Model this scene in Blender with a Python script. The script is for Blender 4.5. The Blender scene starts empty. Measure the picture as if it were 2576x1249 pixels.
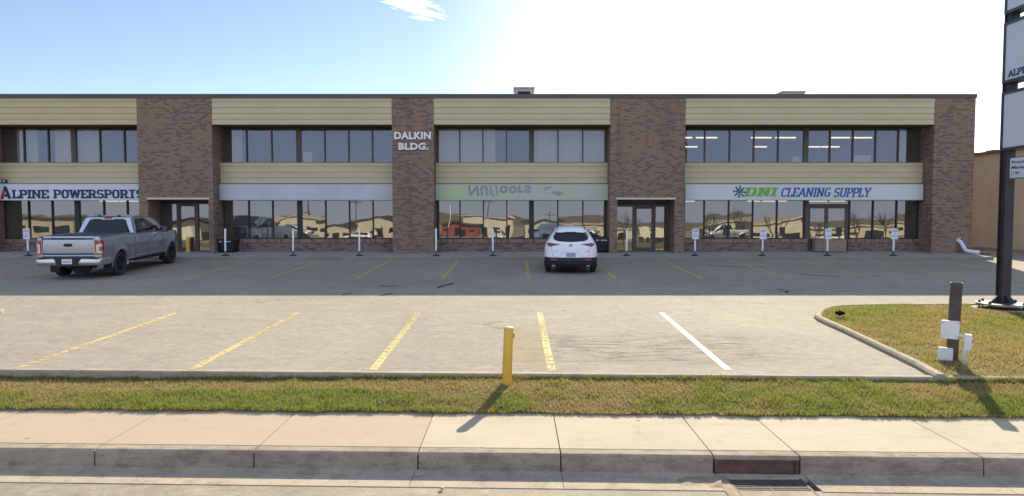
import bpy, bmesh, math, random
import numpy as np
from mathutils import Vector, Matrix
random.seed(7); rng = np.random.default_rng(7)
S = bpy.context.scene
COL = S.collection
R = math.radians

# ------------------------------------------------------------------ camera
F = 1700.0; CX = 1295.0; CY = 624.5; TH = math.atan(79.5/1700); HC = 2.9
cam_d = bpy.data.cameras.new("camera"); cam = bpy.data.objects.new("camera", cam_d); COL.objects.link(cam)
cam_d.sensor_width = 36; cam_d.lens = 36*F/2576; cam_d.shift_x = -7/2576.0
cam_d.clip_end = 5000
cam.location = (0, 0, HC); cam.rotation_euler = (R(90)-TH, 0, 0)
S.camera = cam

# ------------------------------------------------------------------ light
SUN = Vector((.56, 1.55, 1.0)).normalized()
EL = math.asin(SUN.z); AZ = math.atan2(SUN.x, SUN.y)
sd = bpy.data.lights.new("sun", 'SUN'); sd.energy = 4.5; sd.angle = R(.55); sd.color = (1, .895, .69)
so = bpy.data.objects.new("sun", sd); COL.objects.link(so)
so.rotation_euler = SUN.to_track_quat('Z', 'Y').to_euler(); so.location = (10, 25, 30)

W = bpy.data.worlds.new("World"); S.world = W; W.use_nodes = True
def build_world():
    nt = W.node_tree; N = nt.nodes; L = nt.links
    bg = N['Background']; bg.inputs[1].default_value = .075
    sky = N.new('ShaderNodeTexSky'); sky.sky_type = 'NISHITA'; sky.sun_disc = False
    sky.sun_elevation = EL; sky.sun_rotation = AZ
    sky.air_density = 1.0; sky.dust_density = .5; sky.ozone_density = 1.2; sky.altitude = 600
    tc = N.new('ShaderNodeTexCoord')
    # one small torn cloud, fixed in the sky
    d = Vector((-.150, 1.0155, .3120)).normalized()
    rt = Vector((d.y, -d.x, 0)).normalized(); up = rt.cross(d)
    def dot(v, k):
        n = N.new('ShaderNodeVectorMath'); n.operation = 'DOT_PRODUCT'; n.inputs[1].default_value = v
        L.new(tc.outputs['Generated'], n.inputs[0])
        m = N.new('ShaderNodeMath'); m.operation = 'MULTIPLY'; m.inputs[1].default_value = k
        L.new(n.outputs['Value'], m.inputs[0]); return m.outputs[0]
    a = dot(rt, 1/.050); b = dot(up, 1/.0165)
    sh = N.new('ShaderNodeMath'); sh.operation = 'MULTIPLY_ADD'; sh.inputs[1].default_value = .62
    L.new(a, sh.inputs[0]); L.new(b, sh.inputs[2])
    no = N.new('ShaderNodeTexNoise'); no.inputs['Scale'].default_value = 26; no.inputs['Detail'].default_value = 9; no.inputs['Roughness'].default_value = .62
    cv = N.new('ShaderNodeCombineXYZ'); k1 = N.new('ShaderNodeMath'); k1.operation = 'MULTIPLY'; k1.inputs[1].default_value = 2.6; L.new(sh.outputs[0], k1.inputs[0])
    L.new(a, cv.inputs[0]); L.new(k1.outputs[0], cv.inputs[1]); L.new(cv.outputs[0], no.inputs['Vector'])
    no.inputs['Scale'].default_value = .9; no.inputs['Distortion'].default_value = .7
    sq = N.new('ShaderNodeMath'); sq.operation = 'MULTIPLY'; L.new(a, sq.inputs[0]); L.new(a, sq.inputs[1])
    sq2 = N.new('ShaderNodeMath'); sq2.operation = 'MULTIPLY_ADD'; L.new(sh.outputs[0], sq2.inputs[0]); L.new(sh.outputs[0], sq2.inputs[1]); L.new(sq.outputs[0], sq2.inputs[2])
    f = N.new('ShaderNodeMath'); f.operation = 'MULTIPLY_ADD'; f.inputs[1].default_value = -1.0; L.new(sq2.outputs[0], f.inputs[0])
    g = N.new('ShaderNodeMath'); g.operation = 'MULTIPLY_ADD'; g.inputs[1].default_value = 6.5; g.inputs[2].default_value = -2.45
    L.new(no.outputs[0], g.inputs[0]); L.new(g.outputs[0], f.inputs[2])
    cl = N.new('ShaderNodeMapRange'); cl.inputs[1].default_value = -.1; cl.inputs[2].default_value = .9; L.new(f.outputs[0], cl.inputs[0])
    # thin white veil of high cloud towards the sun (lower right sky)
    dv = dot(Vector((.62, .78, .10)).normalized(), 1.0)
    ve = N.new('ShaderNodeMapRange'); ve.interpolation_type = 'SMOOTHSTEP'
    ve.inputs[1].default_value = .68; ve.inputs[2].default_value = 1.0; ve.inputs[4].default_value = .80
    L.new(dv, ve.inputs[0])
    m1 = N.new('ShaderNodeMix'); m1.data_type = 'RGBA'; m1.inputs[7].default_value = (13.5, 13.4, 13.0, 1)
    L.new(ve.outputs[0], m1.inputs[0]); L.new(sky.outputs[0], m1.inputs[6])
    # pale veil added to the unseen sky behind the viewer as fill light
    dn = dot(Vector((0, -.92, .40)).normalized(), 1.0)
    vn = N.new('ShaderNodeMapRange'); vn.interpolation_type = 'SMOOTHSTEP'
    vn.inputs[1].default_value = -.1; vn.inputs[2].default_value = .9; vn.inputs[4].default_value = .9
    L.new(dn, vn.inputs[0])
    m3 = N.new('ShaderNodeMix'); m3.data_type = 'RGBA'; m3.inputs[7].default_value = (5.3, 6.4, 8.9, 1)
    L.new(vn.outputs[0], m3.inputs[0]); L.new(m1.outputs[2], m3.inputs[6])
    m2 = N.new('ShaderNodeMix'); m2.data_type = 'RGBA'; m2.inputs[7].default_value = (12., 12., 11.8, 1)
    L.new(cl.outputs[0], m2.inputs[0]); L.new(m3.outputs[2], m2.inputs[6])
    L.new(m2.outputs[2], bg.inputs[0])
build_world()
S.view_settings.view_transform = 'Standard'; S.view_settings.look = 'None'
S.view_settings.exposure = 1.05; S.view_settings.gamma = 1
S.render.engine = 'CYCLES'

# ------------------------------------------------------------------ helpers
ct, st_ = math.cos(TH), math.sin(TH)
def ray(px, py):
    u = (px-CX)/F; v = (CY-py)/F
    return Vector((u, ct+v*st_, v*ct-st_))
def PX(px, Y, py=545.):
    d = ray(px, py); return d.x/d.y*Y
def PZ(py, Y):
    d = ray(CX, py); return HC + d.z/d.y*Y
def lotz(y): return .514 + .0342*(y-10.34)
def ground(px, py, dz=0.):
    d = ray(px, py); sl = d.z/d.y
    Y = (lotz(0)+dz-HC)/(sl-.0342)
    return Vector((d.x/d.y*Y, Y, lotz(Y)+dz))
YF = 29.6; YS = YF+.58; YB = YF+.76; YW = YF+1.04; YBASE = YF+.93
ZW = PZ(636, YF)              # top of the walk at the wall
SK = -.030                    # the street runs slightly askew to the building

MATS = {}
def nodes(name):
    m = bpy.data.materials.new(name); m.use_nodes = True
    nt = m.node_tree; return m, nt.nodes, nt.links, nt.nodes['Principled BSDF']
def mixc(N, L, fac, c1, c2, blend='MIX'):
    n = N.new('ShaderNodeMix'); n.data_type = 'RGBA'; n.blend_type = blend
    for sock, v in ((n.inputs[0], fac), (n.inputs[6], c1), (n.inputs[7], c2)):
        if hasattr(v, 'links') or hasattr(v, 'is_linked'): L.new(v, sock)
        elif isinstance(v, (int, float)): sock.default_value = v
        else: sock.default_value = (*v, 1) if len(v) == 3 else v
    return n.outputs[2]
def noise(N, L, scale, detail=4, rough=.55, vec=None, dist=0.):
    n = N.new('ShaderNodeTexNoise'); n.inputs['Scale'].default_value = scale; n.inputs['Detail'].default_value = detail
    n.inputs['Roughness'].default_value = rough; n.inputs['Distortion'].default_value = dist
    L.new(vec if vec is not None else pos(N), n.inputs['Vector']); return n.outputs[0]
def pos(N):
    for n in N:
        if n.bl_idname == 'ShaderNodeNewGeometry': return n.outputs['Position']
    return N.new('ShaderNodeNewGeometry').outputs['Position']
def scaled(N, L, sc, rot=(0, 0, 0)):
    m = N.new('ShaderNodeMapping'); m.inputs['Scale'].default_value = sc; m.inputs['Rotation'].default_value = rot
    L.new(pos(N), m.inputs[0]); return m.outputs[0]
def ramp(N, L, src, a, b, smooth=False, lo=0., hi=1.):
    n = N.new('ShaderNodeMapRange'); n.inputs[1].default_value = a; n.inputs[2].default_value = b
    n.inputs[3].default_value = lo; n.inputs[4].default_value = hi
    if smooth: n.interpolation_type = 'SMOOTHSTEP'
    L.new(src, n.inputs[0]); return n.outputs[0]
def math2(N, L, op, a, b=None):
    n = N.new('ShaderNodeMath'); n.operation = op
    for i, v in enumerate((a, b)):
        if v is None: continue
        if isinstance(v, (int, float)): n.inputs[i].default_value = v
        else: L.new(v, n.inputs[i])
    return n.outputs[0]
def bump(N, L, B, h, strength=.3, dist=.01):
    n = N.new('ShaderNodeBump'); n.inputs['Strength'].default_value = strength; n.inputs['Distance'].default_value = dist
    L.new(h, n.inputs['Height']); L.new(n.outputs[0], B.inputs['Normal'])
def plain(name, c, rough=.6, metal=0., var=.12, scale=3., coat=0., spec=None, bmp=0.):
    if name in MATS: return MATS[name]
    m, N, L, B = nodes(name)
    if var:
        f = noise(N, L, scale, 5, .6)
        f = ramp(N, L, f, .3, .7)
        o = mixc(N, L, f, tuple(x*(1-var) for x in c), tuple(min(1, x*(1+var)) for x in c))
        L.new(o, B.inputs['Base Color'])
        if bmp: bump(N, L, B, noise(N, L, scale*12, 4), bmp, .004)
    else: B.inputs['Base Color'].default_value = (*c, 1)
    B.inputs['Roughness'].default_value = rough; B.inputs['Metallic'].default_value = metal
    if coat: B.inputs['Coat Weight'].default_value = coat; B.inputs['Coat Roughness'].default_value = .05
    if spec is not None: B.inputs['Specular IOR Level'].default_value = spec
    MATS[name] = m; return m
def emit(name, c, s):
    m, N, L, B = nodes(name); B.inputs['Base Color'].default_value = (*c, 1)
    B.inputs['Emission Color'].default_value = (*c, 1); B.inputs['Emission Strength'].default_value = s; return m

def m_brick(name, c1, c2, dark, mortar, w=.215, h=.0735, off=.5, soldier=False, tint=1.):
    m, N, L, B = nodes(name)
    sx = N.new('ShaderNodeSeparateXYZ'); L.new(pos(N), sx.inputs[0])
    cb = N.new('ShaderNodeCombineXYZ'); L.new(math2(N, L, 'ADD', sx.outputs[0], sx.outputs[1]), cb.inputs[0])
    L.new(sx.outputs[2], cb.inputs[1])
    wob = noise(N, L, 1.3, 2)
    def bt(a, b, mo, bias):
        t = N.new('ShaderNodeTexBrick'); t.inputs['Scale'].default_value = 1; t.inputs['Mortar Size'].default_value = .0075
        t.inputs['Mortar Smooth'].default_value = .2; t.inputs['Brick Width'].default_value = w; t.inputs['Row Height'].default_value = h
        t.inputs['Color1'].default_value = (*a, 1); t.inputs['Color2'].default_value = (*b, 1); t.inputs['Mortar'].default_value = (*mo, 1)
        t.inputs['Bias'].default_value = bias; t.offset = off
        L.new(cb.outputs[0], t.inputs['Vector']); return t
    t = bt(c1, c2, mortar, 0.)
    k = bt((0, 0, 0), (1, 1, 1), (0, 0, 0), 0.)
    # some bricks are fired much darker: threshold the per-brick value, more of them in places
    thr = math2(N, L, 'ADD', k.outputs['Color'], ramp(N, L, noise(N, L, .55, 3), .3, .7, lo=-.16, hi=.16))
    dk = math2(N, L, 'GREATER_THAN', thr, .70)
    o = mixc(N, L, math2(N, L, 'MULTIPLY', dk, .85), t.outputs['Color'], dark)
    big = ramp(N, L, noise(N, L, .35, 4), .3, .72)
    o = mixc(N, L, math2(N, L, 'MULTIPLY', big, .30), o, (.215*tint, .155*tint, .11*tint))
    st = noise(N, L, 1.4, 6, .65, vec=scaled(N, L, (1.3, 1.3, .16)))
    o = mixc(N, L, ramp(N, L, st, .52, .74, True, 0, .42), o, dark)
    o = mixc(N, L, ramp(N, L, noise(N, L, 1.1, 7, .75), .60, .80, True, 0, .35), o, (.34, .27, .215))
    fine = ramp(N, L, noise(N, L, 22, 4, .7), .25, .75, lo=.72, hi=1.22)
    vv = N.new('ShaderNodeVectorMath'); vv.operation = 'SCALE'; L.new(o, vv.inputs[0]); L.new(fine, vv.inputs['Scale'])
    L.new(vv.outputs[0], B.inputs['Base Color']); B.inputs['Roughness'].default_value = .85
    bump(N, L, B, math2(N, L, 'SUBTRACT', 1., t.outputs['Fac']), .6, .008)
    return m
BRICK = m_brick('brown_brick', (.245, .140, .088), (.31, .195, .128), (.105, .062, .047), (.31, .25, .19))
BRICK2 = m_brick('low_wall_brick', (.21, .125, .095), (.27, .175, .13), (.06, .042, .04), (.22, .185, .165), w=.26, h=.075, off=.37)
SOLDIER = m_brick('soldier_brick', (.22, .15, .12), (.28, .2, .165), (.08, .055, .05), (.34, .3, .27), w=.078, h=.4, off=0)

def m_asphalt(name, base, dust, dark, dusty=.6, stain=1.):
    m, N, L, B = nodes(name)
    n1 = noise(N, L, .22, 6, .6, dist=.6); n2 = noise(N, L, 1.6, 6, .65, vec=scaled(N, L, (.7, 1.2, 1)))
    n3 = noise(N, L, 38, 4, .75); n4 = noise(N, L, 160, 2, .8)
    c = mixc(N, L, math2(N, L, 'MULTIPLY', ramp(N, L, n1, .35, .68, True), dusty), base, dust)
    c = mixc(N, L, ramp(N, L, n2, .46, .75, True, 0, .45), c, tuple(min(1, x*1.18) for x in dust))
    # dark stains, stretched along the driving direction
    n5 = noise(N, L, 1.0, 7, .7, vec=scaled(N, L, (.6, 1.3, 1)), dist=.9)
    c = mixc(N, L, ramp(N, L, n5, .60, .74, True, 0, .62*stain), c, dark)
    n6 = noise(N, L, 7, 6, .75, vec=scaled(N, L, (.9, 1.1, 1)))
    c = mixc(N, L, ramp(N, L, n6, .50, .70, False, 0, .42), c, tuple(x*.9 for x in dark))
    c = mixc(N, L, ramp(N, L, n6, .46, .30, False, 0, .6), c, tuple(min(1, x*1.25) for x in dust))
    c = mixc(N, L, ramp(N, L, n3, .52, .72, False, 0, .75), c, dark)
    c = mixc(N, L, ramp(N, L, n4, .6, .8, False, 0, .35), c, tuple(min(1, x*1.5) for x in dust))
    if stain >= 1:
        sx = N.new('ShaderNodeSeparateXYZ'); L.new(pos(N), sx.inputs[0])
        def win(o, a, b, e): return math2(N, L, 'MULTIPLY', ramp(N, L, o, a, a+e, True), ramp(N, L, o, b-e, b, True, 1, 0))
        k = math2(N, L, 'MULTIPLY', win(sx.outputs[0], -.6, 5.2, 1.4), win(sx.outputs[1], 10.4, 13.4, .8))
        n7 = noise(N, L, 3.2, 9, .82, vec=scaled(N, L, (.45, 2.6, 1)), dist=.6)
        c = mixc(N, L, math2(N, L, 'MULTIPLY', k, ramp(N, L, n7, .46, .62, False, 0, 1.0)), c, (.075, .066, .055))
        k2 = math2(N, L, 'MULTIPLY', win(sx.outputs[0], -.25, .7, .3), win(sx.outputs[1], 10.3, 14.2, .9))
        c = mixc(N, L, math2(N, L, 'MULTIPLY', k2, .35), c, (.28, .20, .07))
    # hairline cracks
    vo = N.new('ShaderNodeTexVoronoi'); vo.feature = 'DISTANCE_TO_EDGE'; vo.inputs['Scale'].default_value = .32
    wv = N.new('ShaderNodeVectorMath'); wv.operation = 'ADD'
    nz = N.new('ShaderNodeTexNoise'); nz.inputs['Scale'].default_value = 1.1; nz.inputs['Detail'].default_value = 6; L.new(pos(N), nz.inputs['Vector'])
    sc = N.new('ShaderNodeVectorMath'); sc.operation = 'SCALE'; sc.inputs['Scale'].default_value = 2.4; L.new(nz.outputs['Color'], sc.inputs[0])
    L.new(scaled(N, L, (.5, 1.2, 1)), wv.inputs[0]); L.new(sc.outputs[0], wv.inputs[1]); L.new(wv.outputs[0], vo.inputs['Vector'])
    ck = math2(N, L, 'MULTIPLY', ramp(N, L, vo.outputs['Distance'], .002, .010, False, 1, 0), ramp(N, L, noise(N, L, .35, 2), .60, .66))
    c = mixc(N, L, math2(N, L, 'MULTIPLY', ck, .6), c, tuple(x*.45 for x in dark))
    L.new(c, B.inputs['Base Color']); B.inputs['Roughness'].default_value = .92; B.inputs['Specular IOR Level'].default_value = .25
    bump(N, L, B, n3, .35, .006)
    return m
LOT = m_asphalt('lot_asphalt', (.262, .234, .188), (.35, .307, .238), (.125, .115, .10))
ROAD = m_asphalt('road_asphalt', (.26, .225, .17), (.36, .305, .225), (.12, .105, .085), .8, .5)

def m_concrete(name, c1, c2, dirt=(.2, .17, .14), spots=True, stain=.4, pink=None):
    m, N, L, B = nodes(name)
    f = ramp(N, L, noise(N, L, .8, 6, .6), .3, .7)
    c = mixc(N, L, f, c1, c2)
    c = mixc(N, L, ramp(N, L, noise(N, L, 2.0, 7, .75, vec=scaled(N, L, (.6, 2.2, 1))), .48, .70, True, 0, .45), c, tuple(x*.80 for x in c1))
    if pink:
        sx = N.new('ShaderNodeSeparateXYZ'); L.new(pos(N), sx.inputs[0])
        c = mixc(N, L, ramp(N, L, sx.outputs[0], pink[1]-.01, pink[1]+.01, False, .85, 0), c, pink[0])
        c = mixc(N, L, ramp(N, L, noise(N, L, .9, 7, .7, vec=scaled(N, L, (.5, 2.5, 1))), .5, .75, True, 0, .35), c, tuple(x*.8 for x in pink[0]))
    c = mixc(N, L, ramp(N, L, noise(N, L, 3.5, 7, .7), .55, .8, True, 0, stain), c, dirt)
    c = mixc(N, L, ramp(N, L, noise(N, L, 60, 3, .7), .55, .8, False, 0, .3), c, tuple(x*1.1 for x in dirt))
    if spots:
        vo = N.new('ShaderNodeTexVoronoi'); vo.inputs['Scale'].default_value = 3.1; vo.inputs['Randomness'].default_value = 1
        L.new(scaled(N, L, (1, 1, .01)), vo.inputs['Vector'])
        sp = N.new('ShaderNodeSeparateColor'); L.new(vo.outputs['Color'], sp.inputs[0])
        rad = math2(N, L, 'MULTIPLY', sp.outputs[0], .085)
        k = math2(N, L, 'LESS_THAN', vo.outputs['Distance'], rad)
        k = math2(N, L, 'MULTIPLY', k, math2(N, L, 'GREATER_THAN', sp.outputs[1], .55))
        c = mixc(N, L, math2(N, L, 'MULTIPLY', k, .8), c, (.1, .075, .055))
    L.new(c, B.inputs['Base Color']); B.inputs['Roughness'].default_value = .9; B.inputs['Specular IOR Level'].default_value = .25
    bump(N, L, B, noise(N, L, 70, 4, .7), .25, .004)
    return m
WALKM = m_concrete('sidewalk_concrete', (.375, .318, .232), (.445, .38, .278), (.24, .185, .135), True, .6, ((.385, .30, .22), -1.09))
KERBM = m_concrete('kerb_concrete', (.40, .33, .26), (.50, .43, .34), (.20, .15, .115), False, .55)
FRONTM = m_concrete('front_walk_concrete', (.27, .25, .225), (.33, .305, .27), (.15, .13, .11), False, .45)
def m_kerb(name, c1, c2, dirt, rust):
    m, N, L, B = nodes(name)
    f = ramp(N, L, noise(N, L, 1.2, 6, .6), .3, .7); c = mixc(N, L, f, c1, c2)
    st = noise(N, L, 4.5, 8, .8, vec=scaled(N, L, (.7, .8, 1.7)), dist=.2)
    c = mixc(N, L, ramp(N, L, st, .44, .66, True, 0, .62), c, dirt)
    ru = noise(N, L, 3.1, 7, .75, vec=scaled(N, L, (.7, 1, 3.0), (0, 0, .4)))
    c = mixc(N, L, math2(N, L, 'MULTIPLY', ramp(N, L, ru, .58, .70, True, 0, .8), ramp(N, L, noise(N, L, .4, 2), .40, .62)), c, rust)
    pit = noise(N, L, 45, 4, .8); c = mixc(N, L, ramp(N, L, pit, .55, .72, False, 0, .7), c, tuple(x*.8 for x in dirt))
    L.new(c, B.inputs['Base Color']); B.inputs['Roughness'].default_value = .92; B.inputs['Specular IOR Level'].default_value = .2
    bump(N, L, B, pit, .7, .012); return m
SKERB = m_kerb('street_kerb_concrete', (.30, .245, .185), (.40, .335, .255), (.135, .105, .085), (.15, .07, .04))
EKERB = m_kerb('edging_concrete', (.34, .285, .215), (.43, .365, .275), (.20, .16, .12), (.22, .15, .10))
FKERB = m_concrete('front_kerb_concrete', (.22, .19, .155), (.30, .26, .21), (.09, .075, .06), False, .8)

def m_grassblade():
    m, N, L, B = nodes('grass_blades')
    at = N.new('ShaderNodeAttribute'); at.attribute_name = 'dry'
    at2 = N.new('ShaderNodeAttribute'); at2.attribute_name = 'rnd'
    g = mixc(N, L, at2.outputs['Fac'], (.062, .078, .015), (.33, .36, .085))
    b = mixc(N, L, at2.outputs['Fac'], (.13, .085, .032), (.62, .47, .215))
    L.new(mixc(N, L, at.outputs['Fac'], g, b), B.inputs['Base Color'])
    B.inputs['Roughness'].default_value = .55; B.inputs['Specular IOR Level'].default_value = .3
    tr = N.new('ShaderNodeBsdfTranslucent'); L.new(mixc(N, L, at.outputs['Fac'], (.32, .37, .06), (.48, .37, .14)), tr.inputs[0])
    mx = N.new('ShaderNodeMixShader'); mx.inputs[0].default_value = .35
    L.new(B.outputs[0], mx.inputs[1]); L.new(tr.outputs[0], mx.inputs[2])
    L.new(mx.outputs[0], N['Material Output'].inputs[0]); return m
SOIL = plain('soil_thatch', (.16, .12, .055), .95, 0, .4, 9, bmp=.5)
GROUNDM = plain('dry_ground', (.20, .165, .09), .95, 0, .3, .3)
FARGRASS = plain('far_grass', (.17, .15, .055), .95, 0, .35, .8)

def m_paint(name, c, wear):
    m, N, L, B = nodes(name)
    n = noise(N, L, 13, 8, .8, vec=scaled(N, L, (1.2, 1, 1)))
    n2 = noise(N, L, .45, 2)
    sx = N.new('ShaderNodeSeparateXYZ'); L.new(pos(N), sx.inputs[0])
    band = N.new('ShaderNodeTexWave'); band.inputs['Scale'].default_value = 1.6; band.inputs['Distortion'].default_value = 9; band.inputs['Detail'].default_value = 5; band.bands_direction = 'Y'
    L.new(pos(N), band.inputs['Vector'])
    v = math2(N, L, 'ADD', n, math2(N, L, 'MULTIPLY', band.outputs['Fac'], .05))
    v = math2(N, L, 'ADD', v, math2(N, L, 'MULTIPLY', n2, .25))
    k = ramp(N, L, v, wear, wear+.035)
    L.new(mixc(N, L, ramp(N, L, n, .3, .7), tuple(x*.85 for x in c), c), B.inputs['Base Color']); B.inputs['Roughness'].default_value = .8
    tr = N.new('ShaderNodeBsdfTransparent'); mx = N.new('ShaderNodeMixShader')
    L.new(k, mx.inputs[0]); L.new(B.outputs[0], mx.inputs[1]); L.new(tr.outputs[0], mx.inputs[2])
    L.new(mx.outputs[0], N['Material Output'].inputs[0]); return m

def m_glass(name, refl, trans, fac, wav=.015, rough=0.0):
    m, N, L, B = nodes(name); N.remove(B)
    gl = N.new('ShaderNodeBsdfGlossy'); gl.inputs['Color'].default_value = (*refl, 1); gl.inputs['Roughness'].default_value = rough
    tr = N.new('ShaderNodeBsdfTransparent'); tr.inputs['Color'].default_value = (*trans, 1)
    bp = N.new('ShaderNodeBump'); bp.inputs['Strength'].default_value = .5; bp.inputs['Distance'].default_value = wav
    n = noise(N, L, .55, 2, .4); L.new(n, bp.inputs['Height']); L.new(bp.outputs[0], gl.inputs['Normal'])
    mx = N.new('ShaderNodeMixShader'); mx.inputs[0].default_value = fac
    L.new(tr.outputs[0], mx.inputs[1]); L.new(gl.outputs[0], mx.inputs[2]); df = N.new('ShaderNodeBsdfDiffuse'); df.inputs[0].default_value = (.62, .58, .54, 1)
    m2 = N.new('ShaderNodeMixShader'); L.new(ramp(N, L, noise(N, L, 1.1, 6, .6), .3, .7, False, .045, .095), m2.inputs[0])
    L.new(mx.outputs[0], m2.inputs[1]); L.new(df.outputs[0], m2.inputs[2]); L.new(m2.outputs[0], N['Material Output'].inputs[0]); return m
GLASS_UP = m_glass('upper_window_glass', (.38, .39, .44), (.80, .77, .70), .36, .010)
GLASS_LO = m_glass('lower_window_glass', (.46, .435, .39), (.50, .46, .40), .50, .010)

class MB:
    def __init__(s): s.v = []; s.f = []; s.sm = []
    def quad(s, *p, smooth=False):
        i = len(s.v); s.v += [tuple(q) for q in p]; s.f.append(tuple(range(i, i+len(p)))); s.sm.append(smooth); return s
    def box(s, x0, x1, y0, y1, z0, z1):
        if x1 < x0: x0, x1 = x1, x0
        if y1 < y0: y0, y1 = y1, y0
        if z1 < z0: z0, z1 = z1, z0
        i = len(s.v)
        s.v += [(x0,y0,z0),(x1,y0,z0),(x1,y1,z0),(x0,y1,z0),(x0,y0,z1),(x1,y0,z1),(x1,y1,z1),(x0,y1,z1)]
        for f in ((3,2,1,0),(4,5,6,7),(0,1,5,4),(1,2,6,5),(2,3,7,6),(3,0,4,7)): s.f.append(tuple(i+k for k in f)); s.sm.append(False)
        return s
    def prism(s, pts, axis, a, b):
        """closed outline pts (2-D) swept along axis from a to b"""
        n = len(pts); i = len(s.v)
        def P(p, t): return {'x': (t, p[0], p[1]), 'y': (p[0], t, p[1]), 'z': (p[0], p[1], t)}[axis]
        s.v += [P(p, a) for p in pts]+[P(p, b) for p in pts]
        ar = sum(pts[k][0]*pts[(k+1)%n][1]-pts[(k+1)%n][0]*pts[k][1] for k in range(n))
        flip = (ar > 0) ^ (axis == 'y') ^ (b < a)
        for k in range(n):
            q = (i+k, i+(k+1)%n, i+n+(k+1)%n, i+n+k); s.f.append(q if flip else q[::-1]); s.sm.append(False)
        c0 = tuple(range(i, i+n)); c1 = tuple(range(i+n, i+2*n))
        s.f += [c0[::-1] if flip else c0, c1 if flip else c1[::-1]]; s.sm += [False, False]
        return s
    def grid(s, rows, smooth=True, flip=False):
        i = len(s.v); n = len(rows[0])
        for r in rows: s.v += [tuple(p) for p in r]
        for a in range(len(rows)-1):
            for b in range(n-1):
                q = (i+a*n+b, i+a*n+b+1, i+(a+1)*n+b+1, i+(a+1)*n+b)
                s.f.append(q[::-1] if flip else q); s.sm.append(smooth)
        return s
    def tube(s, path, r, n=12, caps=True, smooth=True):
        path = [Vector(p) for p in path]; rows = []
        rr = r if isinstance(r, (list, tuple)) else [r]*len(path)
        up = None
        for k, p in enumerate(path):
            t = (path[min(k+1, len(path)-1)]-path[max(k-1, 0)]).normalized()
            if up is None: up = Vector((0, 0, 1)) if abs(t.z) < .9 else Vector((0, 1, 0))
            a = t.cross(up).normalized(); b = a.cross(t).normalized(); up = b
            rows.append([p+(a*math.cos(2*math.pi*j/n)+b*math.sin(2*math.pi*j/n))*rr[k] for j in range(n+1)])
        s.grid(rows, smooth, flip=False)
        if caps:
            i = len(s.v); s.v += [tuple(p) for p in rows[0][:-1]]; s.f.append(tuple(range(i, i+n))[::-1]); s.sm.append(False)
            i = len(s.v); s.v += [tuple(p) for p in rows[-1][:-1]]; s.f.append(tuple(range(i, i+n))); s.sm.append(False)
        return s
    def lathe(s, prof, axis='z', n=24, c=(0, 0, 0), smooth=True):
        rows = []
        for r, h in prof:
            row = []
            for j in range(n+1):
                a = 2*math.pi*j/n; u, w = r*math.cos(a), r*math.sin(a)
                p = {'z': (u, w, h), 'x': (h, u, w), 'y': (w, h, u)}[axis]
                row.append((p[0]+c[0], p[1]+c[1], p[2]+c[2]))
            rows.append(row)
        return s.grid(rows, smooth, flip=True)
    def disc(s, c, r, axis='z', n=20, sign=1):
        pts = []
        for j in range(n):
            a = 2*math.pi*j/n; u, w = r*math.cos(a), r*math.sin(a)
            p = {'z': (u, w, 0), 'x': (0, u, w), 'y': (w, 0, u)}[axis]
            pts.append((p[0]+c[0], p[1]+c[1], p[2]+c[2]))
        return s.quad(*(pts if sign > 0 else pts[::-1]))
    def add(s, vs, fs, smooth=False):
        i = len(s.v); s.v += [tuple(p) for p in vs]; s.f += [tuple(i+k for k in f) for f in fs]; s.sm += [smooth]*len(fs); return s
    def build(s, name, mat, parent=None, world=True, bevel=0., origin=None):
        off = Vector((0, 0, 0))
        if parent is not None and world:
            p = parent
            while p is not None: off += p.location; p = p.parent
        if origin is not None: off = Vector(origin)
        me = bpy.data.meshes.new(name)
        me.from_pydata([(a-off.x, b-off.y, c-off.z) for a, b, c in s.v], [], s.f)
        me.polygons.foreach_set('use_smooth', s.sm)
        if any(s.sm):
            bm = bmesh.new(); bm.from_mesh(me); bmesh.ops.remove_doubles(bm, verts=bm.verts, dist=1e-5); bm.to_mesh(me); bm.free()
        me.materials.append(mat); me.update()
        o = bpy.data.objects.new(name, me); COL.objects.link(o)
        if parent is not None: o.parent = parent
        if origin is not None: o.location = origin
        if bevel:
            b = o.modifiers.new('bevel', 'BEVEL'); b.width = bevel; b.segments = 2; b.limit_method = 'ANGLE'; b.angle_limit = R(40)
        return o
def bx(*a): return MB().box(*a)
def tag(o, label, cat, group=None):
    o['label'] = label; o['category'] = cat
    if group: o['group'] = group
    return o
def empty(name, loc, label, cat, group=None, rot=(0, 0, 0)):
    o = bpy.data.objects.new(name, None); COL.objects.link(o); o.location = loc; o.rotation_euler = rot; o.empty_display_size = .2
    return tag(o, label, cat, group)
def struct(o): o['kind'] = 'structure'; return o
def copy_tree(o, parent=None):
    c = o.copy(); COL.objects.link(c); c.parent = parent
    for ch in o.children: copy_tree(ch, c)
    return c

# ---- lettering
def bfont(txt, size, bold=0., shear=0., extrude=.01, space=1.):
    cu = bpy.data.curves.new('t', 'FONT'); cu.body = txt; cu.size = size; cu.offset = bold; cu.shear = shear; cu.extrude = extrude; cu.space_character = space
    cu.resolution_u = 3
    ob = bpy.data.objects.new('t', cu); COL.objects.link(ob); bpy.context.view_layer.update()
    me = bpy.data.meshes.new_from_object(ob.evaluated_get(bpy.context.evaluated_depsgraph_get()))
    vs = [v.co.copy() for v in me.vertices]; fs = [tuple(p.vertices) for p in me.polygons]
    bpy.data.objects.remove(ob); bpy.data.curves.remove(cu); bpy.data.meshes.remove(me)
    return vs, fs
def fit(vs, x0, x1, z0, z1):
    xa = min(v.x for v in vs); xb = max(v.x for v in vs); ya = min(v.y for v in vs); yb = max(v.y for v in vs)
    return [Vector((x0+(v.x-xa)/(xb-xa)*(x1-x0), z0+(v.y-ya)/(yb-ya)*(z1-z0), v.z)) for v in vs]
def on_wall(vs, y): return [(v.x, y-v.z, v.y) for v in vs]
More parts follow.
